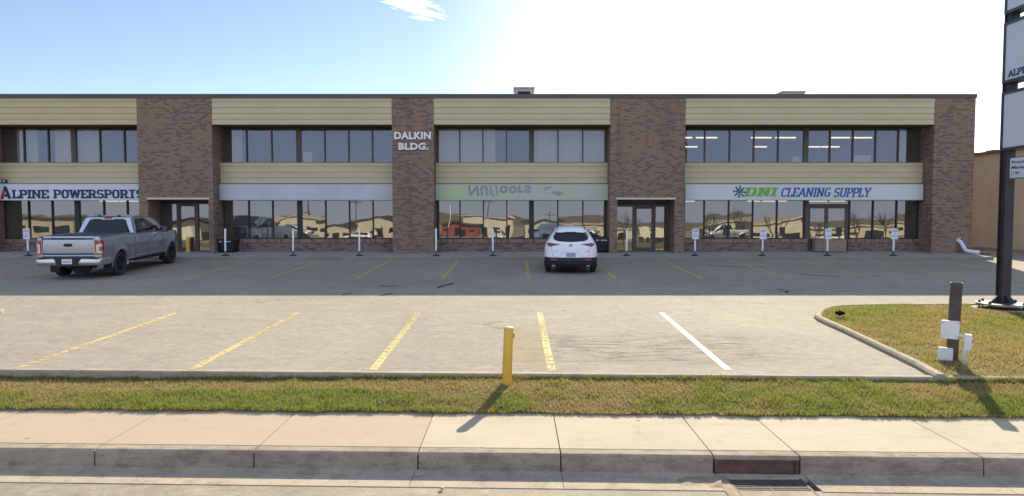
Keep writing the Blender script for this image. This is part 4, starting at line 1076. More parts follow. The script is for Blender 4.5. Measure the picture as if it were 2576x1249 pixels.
# ================================================================== PYLON SIGN
PX0 = 11.185; PYc = 15.62; zb = islz(11.2, 15.6)
DST = plain('pylon_steel', (.045, .042, .045), .45, .4, .25, 3); FRM = plain('cabinet_frame', (.05, .055, .06), .4, .3, .1)
FACEW = plain('pylon_face', (.60, .62, .68), .35, 0, .04, .8); BOLT = plain('bolt_steel', (.05, .045, .04), .6, .3, .3, 30); GALV = plain('base_plate_steel', (.30, .29, .27), .42, .6, .15, 6)
pe = empty('pylon_sign', (PX0+.1, PYc, zb), 'tall two legged steel pylon with white sign cabinets on the right grass island', 'sign')
def steelpole(x, y, z0):
    m = MB(); w = .105
    m.box(x-w, x+w, y-w, y-w+.03, z0, 9.35); m.box(x-w, x+w, y+w-.03, y+w, z0, 9.35); m.box(x-w+.03, x-w+.05, y-w+.03, y+w-.03, z0, 9.35); m.box(x+w-.05, x+w-.03, y-w+.03, y+w-.03, z0, 9.35)
    m.build('pole', DST, pe)
    ztop = z0+.02
    m = MB(); pts = [(x+.55*math.cos(t), y+.55*math.sin(t)) for t in np.linspace(0, 2*math.pi, 13)[:-1]+math.pi/12]
    m.prism(pts, 'z', z0, z0+.04); m.build('base_plate', GALV, pe)
    m = MB(); pts = [(x+.62*math.cos(t), y+.62*math.sin(t)) for t in np.linspace(0, 2*math.pi, 25)[:-1]]
    m.prism(pts, 'z', z0-.25, z0-.085); m.build('footing', KERBM, pe)
    for k in range(8):
        t = math.pi/8+k*math.pi/4; bx_, by_ = x+.46*math.cos(t), y+.46*math.sin(t)
        m = MB(); m.lathe([(.018, -.1), (.018, .10), (.0, .10)], n=8, c=(bx_, by_, z0)); m.lathe([(.036, .04), (.036, .075), (.0, .076)], n=6, c=(bx_, by_, z0), smooth=False); m.lathe([(.036, -.035), (.036, -.001)], n=6, c=(bx_, by_, z0), smooth=False)
        m.build('anchor_bolt', BOLT, pe)
    for sx, sy_ in ((1, 0), (-1, 0), (0, 1), (0, -1)):
        m = MB(); pr = [(.105, .04), (.30, .04), (.30, .06), (.105, .24)]
        if sx: m.prism([(x+sx*u, z0+v) for u, v in pr], 'y', y-.015, y+.015)
        else: m.prism([(y+sy_*u, z0+v) for u, v in pr], 'x', x-.015, x+.015)
        m.build('gusset', DST, pe)
zp = lotz(15.6)+.16
steelpole(PX0+.15, PYc, zp); steelpole(PX0+.15, 13.45, zp-.07)
YA, YZ = 15.68, 13.2
def cabinet(z0, z1, label=None):
    m = MB(); fw_ = .065
    x = PX0
    m.box(x, x+.30, YZ, YA, z1-fw_, z1); m.box(x, x+.30, YZ, YA, z0, z0+fw_); m.box(x, x+.30, YA-fw_, YA, z0+fw_, z1-fw_); m.box(x, x+.30, YZ, YZ+fw_, z0+fw_, z1-fw_)
    o = m.build('cabinet', FRM, pe)
    f = MB(); f.box(x+.02, x+.28, YZ+fw_, YA-fw_, z0+fw_, z1-fw_); f.build('face', FACEW, o)
    return o
c3 = cabinet(4.40, 5.74); c2 = cabinet(5.93, 7.31); c1 = cabinet(7.50, 9.4)
def side_text(vs): return [(PX0+.02-.004-v.z, -v.x, v.y) for v in vs]
vs, fs = slab_text('ALPINE', .20, .16, .17, gap=.15)
vs = fit(vs, -(YA-.16), -(YA-.16)+.80, 6.05, 6.20); MB().add([(PX0+.016-v.z*.5, -v.x, v.y) for v in vs], fs).build('letters', INK, c2)
vs, fs = slab_text('POWERSPORTS', .20, .16, .17, gap=.15)
vs = fit(vs, -(YA-1.06), -(YZ+.15), 6.05, 6.20); MB().add([(PX0+.016-v.z*.5, -v.x, v.y) for v in vs], fs).build('letters', INK, c2)
# small notice on the near side of the pole
yn1 = 15.36; yn0 = 14.1; xn = PX0+.012
nt_ = empty('notice_board', (xn, yn1, 3.72), 'small white notice board fixed to the pylon leg below the cabinets', 'sign')
MB().box(xn, xn+.03, yn0, yn1, 3.74, 4.23).build('board', FRM, nt_)
MB().box(xn-.006, xn-.0005, yn0+.02, yn1-.02, 3.76, 4.21).build('face', FACEW, nt_)
t = MB()
for txt, z0, z1, l in (('Proudly', 4.06, 4.15, .50), ('Managed', 3.94, 4.03, .60), ('By', 3.83, 3.90, .13)):
    vs, fs = bfont(txt, 1., .03, 0, 0); off = .07 if txt != 'By' else .19
    vs = fit(vs, -(yn1-off), -(yn1-off)+l, z0, z1); t.add([(xn-.008, -v.x, v.y) for v in vs], fs)
t.build('lettering', INK, nt_)
m = MB(); m.box(xn-.009, xn-.007, yn1-.14, yn1-.07, 3.80, 3.81); m.box(xn-.009, xn-.007, yn1-.14, yn1-.07, 3.905, 3.915); m.box(xn-.009, xn-.007, yn1-.08, yn1-.07, 3.81, 3.905); m.box(xn-.009, xn-.007, yn1-.14, yn1-.13, 3.81, 3.905); m.build('logo', plain('grey_ink', (.2, .2, .22), .6, 0, 0), nt_)

# ================================================================== SERVICE POST
ep = ground(2394, 905, .07); zb = islz(ep.x, ep.y)
TIM = plain('service_post_steel', (.075, .058, .048), .55, .2, .35, 5, bmp=.2); BOXW = plain('meter_box_white', (.70, .70, .68), .45, 0, .06)
sp = empty('service_post', (ep.x, ep.y, zb), 'dark square steel post carrying two white electrical boxes', 'post', None, (0, R(1.5), R(-30)))
HP = (PZ(711, ep.y)-zb)
m = MB(); w = .082
for a in ((-w, w, -w, -w+.012), (-w, w, w-.012, w), (-w, -w+.012, -w+.012, w-.012), (w-.012, w, -w+.012, w-.012)): m.box(a[0], a[1], a[2], a[3], -.1, HP)
m.quad((-w+.01, -w+.01, HP-.03), (w-.01, -w+.01, HP-.03), (w-.01, w-.01, HP-.03), (-w+.01, w-.01, HP-.03))
m.build('post', TIM, sp, world=False)
def ez(py): return PZ(py, ep.y-.1)-zb
def ex(px): return (px-2399)/1700*10.4*.97
b = rounded_plate(ex(2370), ex(2411), -w-.10, -w, ez(850), ez(808), .012).build('junction_box', BOXW, sp, world=False)
rounded_plate(ex(2368.5), ex(2409), -w-.115, -w-.102, ez(852), ez(807), .012).build('box_lid', BOXW, b, world=False)
for px, py in ((2372, 812), (2407, 812), (2372, 846), (2407, 846)):
    MB().tube([(ex(px), -w-.115, ez(py)), (ex(px), -w-.122, ez(py))], .007, 8).build('screw', BOLT, b, world=False)
b = rounded_plate(ex(2366), ex(2400), -w-.08, -w, ez(907), ez(877), .01).build('junction_box', BOXW, sp, world=False)
rounded_plate(ex(2364.5), ex(2399), -w-.093, -w-.082, ez(908), ez(876), .01).build('box_lid', BOXW, b, world=False)
cx0 = ex(2424); cx1 = ex(2430)
m = MB(); m.tube([(cx0, -.26, -.09), (cx0+.004, -.26, ez(870)), (cx1, -.26, ez(866)), (cx1, -.26, ez(838))], [.033, .033, .04, .04], 12); m.build('conduit', BOXW, sp, world=False)
rounded_plate(ex(2421), ex(2438), -.32, -.21, ez(872), ez(835), .012).build('conduit_box', BOXW, sp, world=False)
MB().tube([(ex(2408), -.13, ez(842)), (ex(2414), -.17, ez(842)), (ex(2424), -.26, ez(842))], .022, 10).build('conduit_link', BOXW, sp, world=False)

# ================================================================== NEIGHBOUR
STUC = plain('tan_stucco', (.52, .46, .33), .9, 0, .12, .5, bmp=.15); NCAP = plain('neighbour_cap', (.10, .10, .10), .5, .2, .1)
NX = 23.4; NZ = 6.10; nz0 = lotz(31.2)
nb = empty('neighbour_building', (NX, 40, nz0), 'tan stucco building next door with a dark flat roof edge', 'building')
MB().box(NX, 60, 24, 66, nz0-.4, NZ-.12).build('wall', STUC, nb)
MB().box(NX-.12, 60, 23.9, 66.1, NZ-.12, NZ).build('roof_edge', NCAP, nb)
MB().box(NX-.22, NX-.002, 24, 66, nz0-.4, nz0+.14).build('foot_kerb', FRONTM, nb)
for k in range(11): MB().box(NX+.1, NX+.5, 25.6+k*1.55, 26.15+k*1.55, NZ, NZ+.07).build('roof_block', NCAP, nb)

# ================================================================== VEHICLES
def m_carpaint(name, c, metal, rough, coat=1.):
    m, N, L, B = nodes(name)
    n = noise(N, L, 2.5, 4, .6); dirt = ramp(N, L, noise(N, L, 6, 6, .7), .45, .8, True, 0, .25)
    L.new(mixc(N, L, dirt, c, tuple(x*.7+.04 for x in c)), B.inputs['Base Color'])
    B.inputs['Metallic'].default_value = metal; L.new(ramp(N, L, n, .3, .7, False, rough*.85, rough*1.25), B.inputs['Roughness'])
    B.inputs['Coat Weight'].default_value = coat; B.inputs['Coat Roughness'].default_value = .06; return m
SILV = m_carpaint('silver_grey_paint', (.42, .445, .52), .85, .30); PEARL = m_carpaint('white_car_paint', (.80, .80, .80), .0, .35)
BLK = plain('car_black_plastic', (.018, .018, .02), .55, 0, .15, 6); COREM = plain('car_underbody', (.008, .008, .008), .9, 0, 0)
CHROME = plain('bumper_chrome', (.62, .61, .58), .22, .9, .06, 2); TYRE = plain('tyre_rubber', (.032, .031, .030), .85, 0, .3, 7); RIMD = plain('dark_rim', (.035, .036, .045), .35, .6, .1)
TLR = plain('tail_lamp_red', (.42, .012, .016), .15, 0, .05, coat=1.); TLD = plain('tail_lamp_dark_red', (.13, .008, .012), .12, 0, .05, coat=1.); TLW = plain('tail_lamp_white', (.72, .66, .62), .2, 0, .05, coat=1.)
m_, N_, L_, B_ = nodes('car_glass'); B_.inputs['Base Color'].default_value = (.012, .014, .017, 1); B_.inputs['Roughness'].default_value = .03; B_.inputs['Specular IOR Level'].default_value = .35; CGL = m_
PLATE = plain('number_plate', (.72, .73, .75), .5, 0, .06, 20); PLTX = plain('plate_smudge', (.30, .31, .36), .6, 0, 0)
def lerp_tab(tab, z):
    if z <= tab[0][0]: return tab[0][1]
    for (a, va), (b, vb) in zip(tab[:-1], tab[1:]):
        if z <= b:
            t = (z-a)/(b-a); return va+(vb-va)*t
    return tab[-1][1]
def wheel(parent, x, y, r, w, side, spokes=6, steer=0.):
    """tyre with rim as its part; side = +1 right, -1 left"""
    wh = MB(); c = (x, y, r); s = side
    prof = [(r*.66, -w/2+.015), (r*.80, -w/2), (r*.95, -w/2+.012), (r, -w/2+.05), (r*1.0, -w*.1), (r*.992, -w*.09), (r*.992, w*.09), (r, w*.1), (r, w/2-.05), (r*.95, w/2-.012), (r*.80, w/2), (r*.66, w/2-.015), (r*.64, w/2-.06), (r*.62, 0)]
    wh.lathe(prof, 'x', 36, c); t = wh.build('tyre', TYRE, parent, world=False)
    m = MB(); xo = x+s*(w/2-.055)
    m.lathe([(r*.655, -.005*s), (r*.655, .03*s), (r*.615, .036*s), (r*.60, -.05*s), (r*.58, -.10*s)], 'x', 32, (xo, y, r))
    m.disc((xo-.075*s, y, r), r*.6, 'x', 28, s)
    for k in range(spokes):
        for d in (-.16, .16):
            a = 2*math.pi*k/spokes+.3; ca, sa = math.cos(a), math.sin(a)
            a2 = a+d; c2, s2 = math.cos(a2), math.sin(a2)
            i0 = Vector((0, ca*r*.13, sa*r*.13)); i1 = Vector((0, c2*r*.62, s2*r*.62)); q = Vector((0, -s2, c2))*r*.042
            p = [i0-q, i1-q, i1+q, i0+q]; o0 = Vector((xo+.028*s, y, r)); dx = Vector((-.05*s, 0, 0))
            m.quad(*[o0+v for v in p]); 
            for i in range(4): m.quad(o0+p[i], o0+p[(i+1) % 4], o0+p[(i+1) % 4]+dx, o0+p[i]+dx)
    m.lathe([(r*.15, -.02*s), (r*.15, .030*s), (r*.12, .038*s), (0, .038*s)], 'x', 16, (xo, y, r))
    m.build('rim', RIMD, t, world=False)
    return t

# ---------------------------------------------------------------- pickup
def pickup(loc, rz, rx):
    tr = empty('pickup_truck', loc, 'silver grey crew cab pickup truck parked nose in by the left entrance', 'pickup truck', None, (rx, 0, rz))
    WB = 3.86; RW = .405; ZSILL = .50; RAIL = 1.375; AR = .485
    wt = [(.40, .90), (.52, .955), (.65, .985), (.85, 1.0), (1.02, 1.005), (1.10, .998), (1.20, .985), (1.30, .965), (1.375, .935)]
    def wid(y, z):
        w = lerp_tab(wt, z)
        if y < -.85: w -= .035*((-.85-y)/.35)**2
        if y > 3.9: w -= .17*((y-3.9)/.85)**2
        for ya in (0, WB):                       # flared wing over each wheel
            d = math.hypot(y-ya, z-RW); w += .035*max(0, 1-abs(d-AR-.03)/.14)
        return w
    def zb(y):
        z = ZSILL
        for ya in (0, WB):
            d = abs(y-ya)
            if d < AR: z = max(z, RW+math.sqrt(AR*AR-d*d))
        return z
    def stations(y0, y1):
        s = list(np.linspace(y0, y1, max(4, int((y1-y0)/.07))))
        for ya in (0, WB):
            for t in np.linspace(0, math.pi, 25):
                y = ya+AR*math.cos(t)
                if y0 < y < y1: s.append(y)
        return sorted(s)
    def side(name, y0, y1, ztop, s, parent=tr, off=0., zlow=None, mat=SILV, cut=True):
        rows = []
        for y in stations(y0, y1):
            a = zb(y) if zlow is None else max(zlow, zb(y)); b = ztop(y)
            rows.append([(s*(wid(y, a+(b-a)*t)+off), y, a+(b-a)*t) for t in np.linspace(0, 1, 15)])
        m = MB(); m.grid(rows, True, flip=(s < 0))
        # returned edges so the sheet has depth
        for r, f in ((rows[0], s > 0), (rows[-1], s < 0)):
            q = [(p[0]-s*.05, p[1], p[2]) for p in r]; m.grid([r, q], False, flip=f)
        t = [r[-1] for r in rows]; q = [(p[0]-s*.05, p[1], p[2]) for p in t]; m.grid([t, q], False, flip=s < 0)
        t = [r[0] for r in rows]; q = [(p[0]-s*.06, p[1], p[2]) for p in t]; m.grid([t, q], False, flip=s > 0)
        return m.build(name, mat, parent, world=False)
    hood = lambda y: 1.33-.03*max(0, y-2.9)-.05*max(0, y-4.2)**2
    belt = lambda y: 1.355-.008*(y-1.0)
    core = MB(); core.box(-.60, .60, -1.08, 4.55, .42, 1.28); core.box(-.92, .92, -1.05, -.56, .55, 1.25); core.box(-.92, .92, .56, WB-.56, .44, 1.30); core.box(-.80, .80, WB+.55, 4.55, .5, 1.15)
    core.box(-.90, .90, -.56, .56, .96, 1.28); core.box(-.88, .88, WB-.56, WB+.55, .96, 1.2)
    core.build('chassis', COREM, tr, world=False)
    for s in (1, -1):
        side('bed_side', -1.155, 1.045, lambda y: RAIL, s)
        d2 = side('door', 1.075, 2.045, belt, s, zlow=.56); d1 = side('door', 2.06, 3.165, belt, s, zlow=.56)
        side('sill', 1.06, 3.30, lambda y: .545, s)
        side('wing', 3.18, 4.62, hood, s)
        for dr, yh in ((d2, 1.24), (d1, 2.24)):
            m = MB(); x = wid(yh, 1.17)+.004; m.tube([(s*(x), yh-.01, 1.17), (s*(x+.03), yh+.02, 1.172), (s*(x+.03), yh+.17, 1.175), (s*x, yh+.20, 1.175)], [.016, .018, .018, .012], 8); m.build('handle', BLK, dr, world=False)
            m = MB(); m.tube([(s*(x+.001), yh-.015, 1.172), (s*(x+.028), yh+.01, 1.174), (s*(x+.034), yh+.035, 1.175)], .021, 8); m.build('handle_cap', CHROME, dr, world=False)
        m = MB(); m.tube([(s*.90, 1.02, 1.05+.38), (s*.9, 1.055, 1.0)], .005, 6)
        # wheel arch lip
        for ya in (0, WB):
            m = MB(); rows = []
            for t in np.linspace(R(-8), R(188), 30):
                y = ya+math.cos(t)*AR; z = RW+math.sin(t)*AR; x = wid(y, max(.5, z))
                rows.append([(s*(x-.10), ya+math.cos(t)*(AR-.006), RW+math.sin(t)*(AR-.006)), (s*(x+.012), ya+math.cos(t)*(AR-.006), RW+math.sin(t)*(AR-.006)), (s*(x+.016), ya+math.cos(t)*(AR+.03), RW+math.sin(t)*(AR+.03)), (s*(x+.004), ya+math.cos(t)*(AR+.055), RW+math.sin(t)*(AR+.055))])
            m.grid(rows, True, flip=(s > 0)); m.build('arch_lip', SILV, tr, world=False)
        # running board
        MB().box(s*.80, s*.985, 1.0, 3.1, .40, .445).build('running_board', BLK, tr, world=False)
        # mud flap
        MB().box(s*.70, s*.985, -.515, -.50, .17, .50).build('mud_flap', BLK, tr, world=False)
        if s > 0 or True: MB().box(s*.72, s*.97, WB-.53, WB-.515, .19, .48).build('mud_flap', BLK, tr, world=False)
        # mirror
        mr = rounded_mirror(s); mr.build('mirror', SILV if False else BLK, tr, world=False)
        m = MB(); m.quad((s*1.02, 2.957, 1.325), (s*1.215, 2.945, 1.325), (s*1.215, 2.945, 1.505), (s*1.02, 2.957, 1.505)); m.build('mirror_glass', plain('mirror_silver', (.8, .82, .85), .03, 1., 0), tr, world=False)
        wheel(tr, s*.86, 0, RW, .27, s); wheel(tr, s*.86, WB, RW, .27, s)
    # tonneau and bed rails
    m = MB(); m.grid([[(x, y, 1.382+.012*(1-(x/.86)**2)) for x in np.linspace(-.86, .86, 9)] for y in (-1.10, -.3, .4, 1.03)], True); m.quad((-.86, -1.10, 1.382), (.86, -1.10, 1.382), (.86, -1.10, 1.34), (-.86, -1.10, 1.34))
    m.build('bed_cover', plain('tonneau_vinyl', (.045, .045, .05), .6, 0, .2, 4), tr, world=False)
    for s in (1, -1): MB().box(s*.862, s*.938, -1.15, 1.045, 1.355, 1.385).build('bed_rail', BLK if False else SILV, tr, world=False, bevel=.008)
    MB().box(-.93, .93, 1.00, 1.06, .6, 1.375).build('bed_front_panel', SILV, tr, world=False)
    # tailgate: sheet with a raised shoulder, set between the corner posts
    def tz(x, z): return -1.185-.018*math.sin(math.pi*min(1, max(0, (z-.72)/.64)))+.05*(abs(x)/.95)**4
    def tgrid(x0, x1, z0, z1, off=0., nx=13, nz=9, step=False):
        rows = []
        for z in np.linspace(z0, z1, nz):
            rows.append([(x, tz(x, z)-off, z) for x in np.linspace(x0, x1, nx)])
        return rows
    TG = MB(); TG.grid(tgrid(-.775, .775, .80, 1.275), True, flip=False)
    TG.grid([[(x, tz(x, z)+(.0 if z > 1.279 else -.0), z) for x in np.linspace(-.775, .775, 13)] for z in (1.335, 1.375)], True)
    TG.grid([[(x, tz(x, 1.375)+dy, 1.375+dz) for x in np.linspace(-.775, .775, 13)] for dy, dz in ((0, 0), (.02, .012), (.09, .012))], True)
    # lower ledge with the stepped pressing
    zl = lambda x: .775-.045*min(1, max(0, (abs(x)-.50)/.10))*0+(.03 if abs(x) > .58 else 0)
    TG.grid([[(x, tz(x, .8)+dy, (.80+dz)) for x in np.linspace(-.775, .775, 13)] for dy, dz in ((0, 0), (-.016, -.012), (-.018, -.04), (.01, -.10))], True)
    tg = TG.build('tailgate', SILV, tr, world=False)
    m = MB(); m.grid([[(x, tz(x, z)+.012, z) for x in np.linspace(-.775, .775, 13)] for z in (1.27, 1.34)], True); m.build('tailgate_strip', BLK, tg, world=False)
    for s in (1, -1):
        m = MB(); m.grid([[(x, tz(x, z)-.003, z) for x in np.linspace(s*.50, s*.772, 6)] for z in (1.285, 1.325)], True); m.build('strip_end', plain('strip_grey', (.10, .10, .11), .4, .3, 0), tg, world=False)
    # oval badge over the latch
    pts = [(.135*math.cos(t), 1.105+.055*math.sin(t)) for t in np.linspace(0, 2*math.pi, 21)[:-1]]
    y = tz(0, 1.1); rounded_plate(-.13, .13, y-.012, y-.001, 1.055, 1.155, .045).build('latch_badge', BLK, tg, world=False)
    MB().prism([(.085*math.cos(t), 1.115+.028*math.sin(t)) for t in np.linspace(0, 2*math.pi, 21)[:-1]], 'y', y-.016, y-.0125).build('oval_emblem', plain('emblem_dark', (.03, .035, .05), .25, .5, 0), tg, world=False)
    MB().box(-.50, .50, tz(0, .99)-.0018, tz(0, .99)+.002, .985, .990).build('press_line', BLK, tg, world=False)
    # corner posts and lamps
    for s in (1, -1):
        def cz(t, z):      # wraps from the tailgate edge round to the side
            a = t*math.pi/2; w = wid(-1.1, z)
            x = .785+(w-.785)*math.sin(a)**.8; y = -1.155+.05-.085*math.cos(a)**1.0
            return x, y
        m = MB(); rows = []
        for z in np.linspace(.72, RAIL, 12): rows.append([(s*cz(t, z)[0], cz(t, z)[1], z) for t in np.linspace(0, 1, 8)])
        m.grid(rows, True, flip=(s < 0)); m.grid([[(p[0], p[1], p[2]) for p in rows[-1]], [(s*.8, -1.06, RAIL)]*8], False); m.build('bed_corner', SILV, tr, world=False)
        def lamp(name, t0, t1, z0, z1, off, mat, par, slant=0., n=8, ext=0.):
            m = MB(); rows = []
            for z in np.linspace(z0, z1, 7):
                k = (z-z0)/(z1-z0); row = []
                for t in np.linspace(t0, t1, n):
                    x, y = cz(t, z); a = t*math.pi/2; row.append((s*(x+off*math.sin(a)), y-off*math.cos(a), z))
                if ext:
                    e = ext*(.35+.65*k); x = wid(-1.1+e, z)+off; row.append((s*x, -1.105+e*.5, z)); row.append((s*x, -1.105+e, z))
                rows.append(row)
            m.grid(rows, True, flip=(s < 0)); return m.build(name, mat, par, world=False)
        tl = lamp('tail_lamp', .06, 1, .80, 1.235, .010, TLR, tr, ext=.13)
        lamp('lamp_lens', .16, .42, .85, 1.13, .0135, TLW, tl, n=4)
        lamp('lamp_lens', .42, 1.0, 1.055, 1.13, .0138, TLW, tl, n=4); lamp('lamp_lens', .42, 1.0, .84, .915, .0138, TLW, tl, n=4)
        lamp('lamp_rim', .04, 1, 1.235, 1.250, .012, BLK, tl, n=6, ext=.13)
    # rear bumper
    def bpath(z, d=0.): 
        return [(x, -1.29+d+.05*(abs(x)/.9)**3+(.10 if abs(x) > .97 else 0)*1.0, z) for x in (-1.0, -.95, -.85, -.6, -.345)]
    for s in (1, -1):
        rows = []
        for z, d, k in ((.455, .06, .95), (.47, .012, .99), (.54, -.012, 1.0), (.62, 0, 1.0), (.675, .012, 1.0), (.685, .04, .99)):
            rows.append([(s*x*k, -1.285+d+.045*((x-.2)/.8)**3, z) for x in (.335, .5, .7, .86, .95)]+[(s*.985*k, -1.20+d, z), (s*1.0*k, -1.05, z), (s*1.0*k, -.60, z)])
        m = MB(); m.grid(rows[:], True, flip=s < 0); m.grid([rows[-1], [(p[0]*.9, p[1]+.10, p[2]-.002) for p in rows[-1]]], False, flip=s < 0); m.grid([[(p[0]*.85, p[1]+.15, p[2]) for p in rows[0]], rows[0]], False, flip=s < 0)
        m.build('bumper_end', CHROME if True else SILV, tr, world=False)
    m = MB(); m.prism([(-.40, .685), (.40, .685), (.30, .44), (-.30, .44)], 'y', -1.296, -1.20); bc = m.build('bumper_centre', BLK, tr, world=False)
    MB().box(-.92, .92, -1.27, -1.16, .683, .715).build('bumper_step', BLK, tr, world=False)
    pl = rounded_plate(-.155, .155, -1.312, -1.300, .515, .675, .012).build('number_plate', PLATE, tr, world=False)
    m = MB()
    for k in range(6): m.box(-.115+.04*k, -.09+.04*k, -1.3132, -1.3124, .555, .615)
    m.build('plate_marks', PLTX, pl, world=False)['kind'] = 'stuff'
    # underneath: axle, hitch, silencer, spare wheel
    m = MB(); m.tube([(-.75, 0, RW), (.75, 0, RW)], .06, 10); m.tube([(-.17, 0, RW), (.17, 0, RW)], .15, 12); m.build('rear_axle', COREM, tr, world=False)
    MB().tube([(.1, -.75, .40), (.1, -.62, .40)], .30, 20).build('spare_tyre', TYRE, tr, world=False)
    MB().tube([(.45, -.55, .37), (.62, -.95, .36), (.70, -1.12, .35)], .04, 10).build('exhaust', IRON, tr, world=False)
    MB().box(-.06, .06, -1.22, -.9, .37, .45).build('hitch', COREM, tr, world=False)
    MB().tube([(-.55, -1.08, .47), (.55, -1.08, .47)], .04, 8).build('hitch_bar', COREM, tr, world=False)
    # cab
    zt = 1.895; B0 = [(-.935, 1.06), (.935, 1.06), (.905, 3.50), (-.905, 3.50)]; T0 = [(-.755, 1.245), (.755, 1.245), (.735, 2.62), (-.735, 2.62)]
    ZB = 1.345
    def cabpt(face, u, v, off=0.):
        if face == 'rear': b0, b1, t0, t1 = B0[0], B0[1], T0[0], T0[1]
        elif face == 'right': b0, b1, t0, t1 = B0[1], B0[2], T0[1], T0[2]
        elif face == 'front': b0, b1, t0, t1 = B0[2], B0[3], T0[2], T0[3]
        else: b0, b1, t0, t1 = B0[3], B0[0], T0[3], T0[0]
        b = Vector((b0[0]+(b1[0]-b0[0])*u, b0[1]+(b1[1]-b0[1])*u, ZB)); t = Vector((t0[0]+(t1[0]-t0[0])*u, t0[1]+(t1[1]-t0[1])*u, zt))
        e = Vector((b1[0]-b0[0], b1[1]-b0[1], 0)).normalized(); n = e.cross((t-b).normalized()).normalized()
        bulge = .035*math.sin(math.pi*min(1, max(0, v)))*(.6 if face != 'rear' else .4)
        return b+(t-b)*v+n*(off+bulge)
    m = MB()
    for fc in ('rear', 'right', 'front', 'left'):
        m.grid([[cabpt(fc, u, v) for u in np.linspace(0, 1, 13)] for v in np.linspace(0, 1, 8)], True)
    rf = []
    for v in np.linspace(0, 1, 11):
        y = T0[0][1]+(T0[2][1]-T0[0][1])*v; w = .755-.02*v
        rf.append([(w*u, y, zt+.075*(1-abs(u)**3)*(math.sin(math.pi*(.08+.84*v)))**.6) for u in np.linspace(-1, 1, 11)])
    m.grid(rf, True); m.build('cab', SILV, tr, world=False)
    def pane(name, fc, poly, mat, off=.010, par=tr):
        """poly in (u, v) on a cab face"""
        c = MB(); n = len(poly); mid = (sum(p[0] for p in poly)/n, sum(p[1] for p in poly)/n)
        rings = [[cabpt(fc, mid[0]+(p[0]-mid[0])*k, mid[1]+(p[1]-mid[1])*k, off if k < .999 else off*.9) for p in poly+[poly[0]]] for k in (1, .8, .5, .2, .01)]
        c.grid(rings, True); c.grid([[cabpt(fc, p[0], p[1], -.01) for p in poly+[poly[0]]], rings[0]], False)
        return c.build(name, mat, par, world=False)
    rg = pane('rear_window', 'rear', [(.065, .04), (.935, .04), (.905, .5), (.885, .84), (.80, .90), (.2, .90), (.115, .84), (.095, .5)], CGL)
    MB().tube([cabpt('rear', .36, .865, .014), cabpt('rear', .64, .865, .014)], .012, 6).build('window_bar', PLATE, rg, world=False)  # thin pale bar across the top of the rear window
    m = MB(); a = cabpt('rear', .42, .955, .012); b = cabpt('rear', .58, .955, .012); m.box(a.x, b.x, a.y-.01, a.y+.03, a.z-.012, a.z+.028); m.build('brake_light', TLR, tr, world=False)
    for fc, f in (('right', lambda u: u), ('left', lambda u: 1-u)):
        P4 = lambda pts: [(f(u), v) for u, v in (pts if fc == 'right' else pts[::-1])]
        pane('side_window', fc, P4([(.075, .05), (.385, .05), (.385, .86), (.345, .90), (.17, .90), (.09, .70)]), CGL)
        pane('side_window', fc, P4([(.42, .05), (.86, .05), (.835, .30), (.62, .90), (.44, .90), (.42, .86)]), CGL)
        pane('window_trim', fc, P4([(.05, .0), (.93, .0), (.93, .035), (.05, .035)]), BLK, .012)
        pane('window_trim', fc, P4([(.386, .04), (.419, .04), (.419, .89), (.386, .89)]), BLK, .009)
        pane('roof_trim', fc, P4([(.05, .965), (.97, .965), (.97, .99), (.05, .99)]), BLK, .006)
    pane('windscreen', 'front', [(.05, .05), (.95, .05), (.90, .92), (.10, .92)], CGL)
    for x in (-.35, .30): MB().box(x-.04, x+.04, 1.33, 1.40, zt+.05, zt+.085).build('roof_marker', BLK, tr, world=False)
    # bonnet, nose
    rows = []
    for y in np.linspace(3.44, 4.70, 10):
        rows.append([(x*(.935-.17*max(0, (y-3.9)/.85)**2), y+.0, hood(y)+.05*(1-abs(x)**2.5)-.0) for x in np.linspace(-1, 1, 11)])
    m = MB(); m.grid(rows, True); m.build('bonnet', SILV, tr, world=False)
    MB().box(-.60, .60, 4.60, 4.70, .70, 1.18).build('grille', BLK, tr, world=False, bevel=.02)
    for s in (1, -1): MB().box(s*.62, s*.80, 4.56, 4.69, .95, 1.17).build('headlight', TLW, tr, world=False, bevel=.02)
    MB().box(-.86, .86, 4.58, 4.80, .48, .72).build('front_bumper', CHROME, tr, world=False, bevel=.04)
    # aerial
    return tr
def rounded_mirror(s):
    m = MB(); rows = []
    for x, k in ((.93, .5), (.99, .9), (1.10, 1.), (1.20, .95), (1.235, .6)):
        rows.append([(s*x, 3.05+.075*k*math.cos(t)-.02*(x-.93), 1.41+.115*k*math.sin(t)) for t in np.linspace(0, 2*math.pi, 17)])
    m.grid(rows, True, flip=(s < 0)); m.quad(*rows[-1][:-1]); m.quad(*rows[0][:-1]); return m

YT = 22.5; XT = -14.15
PK = pickup((XT, YT, lotz(YT)), R(3.6), math.atan(.0342))

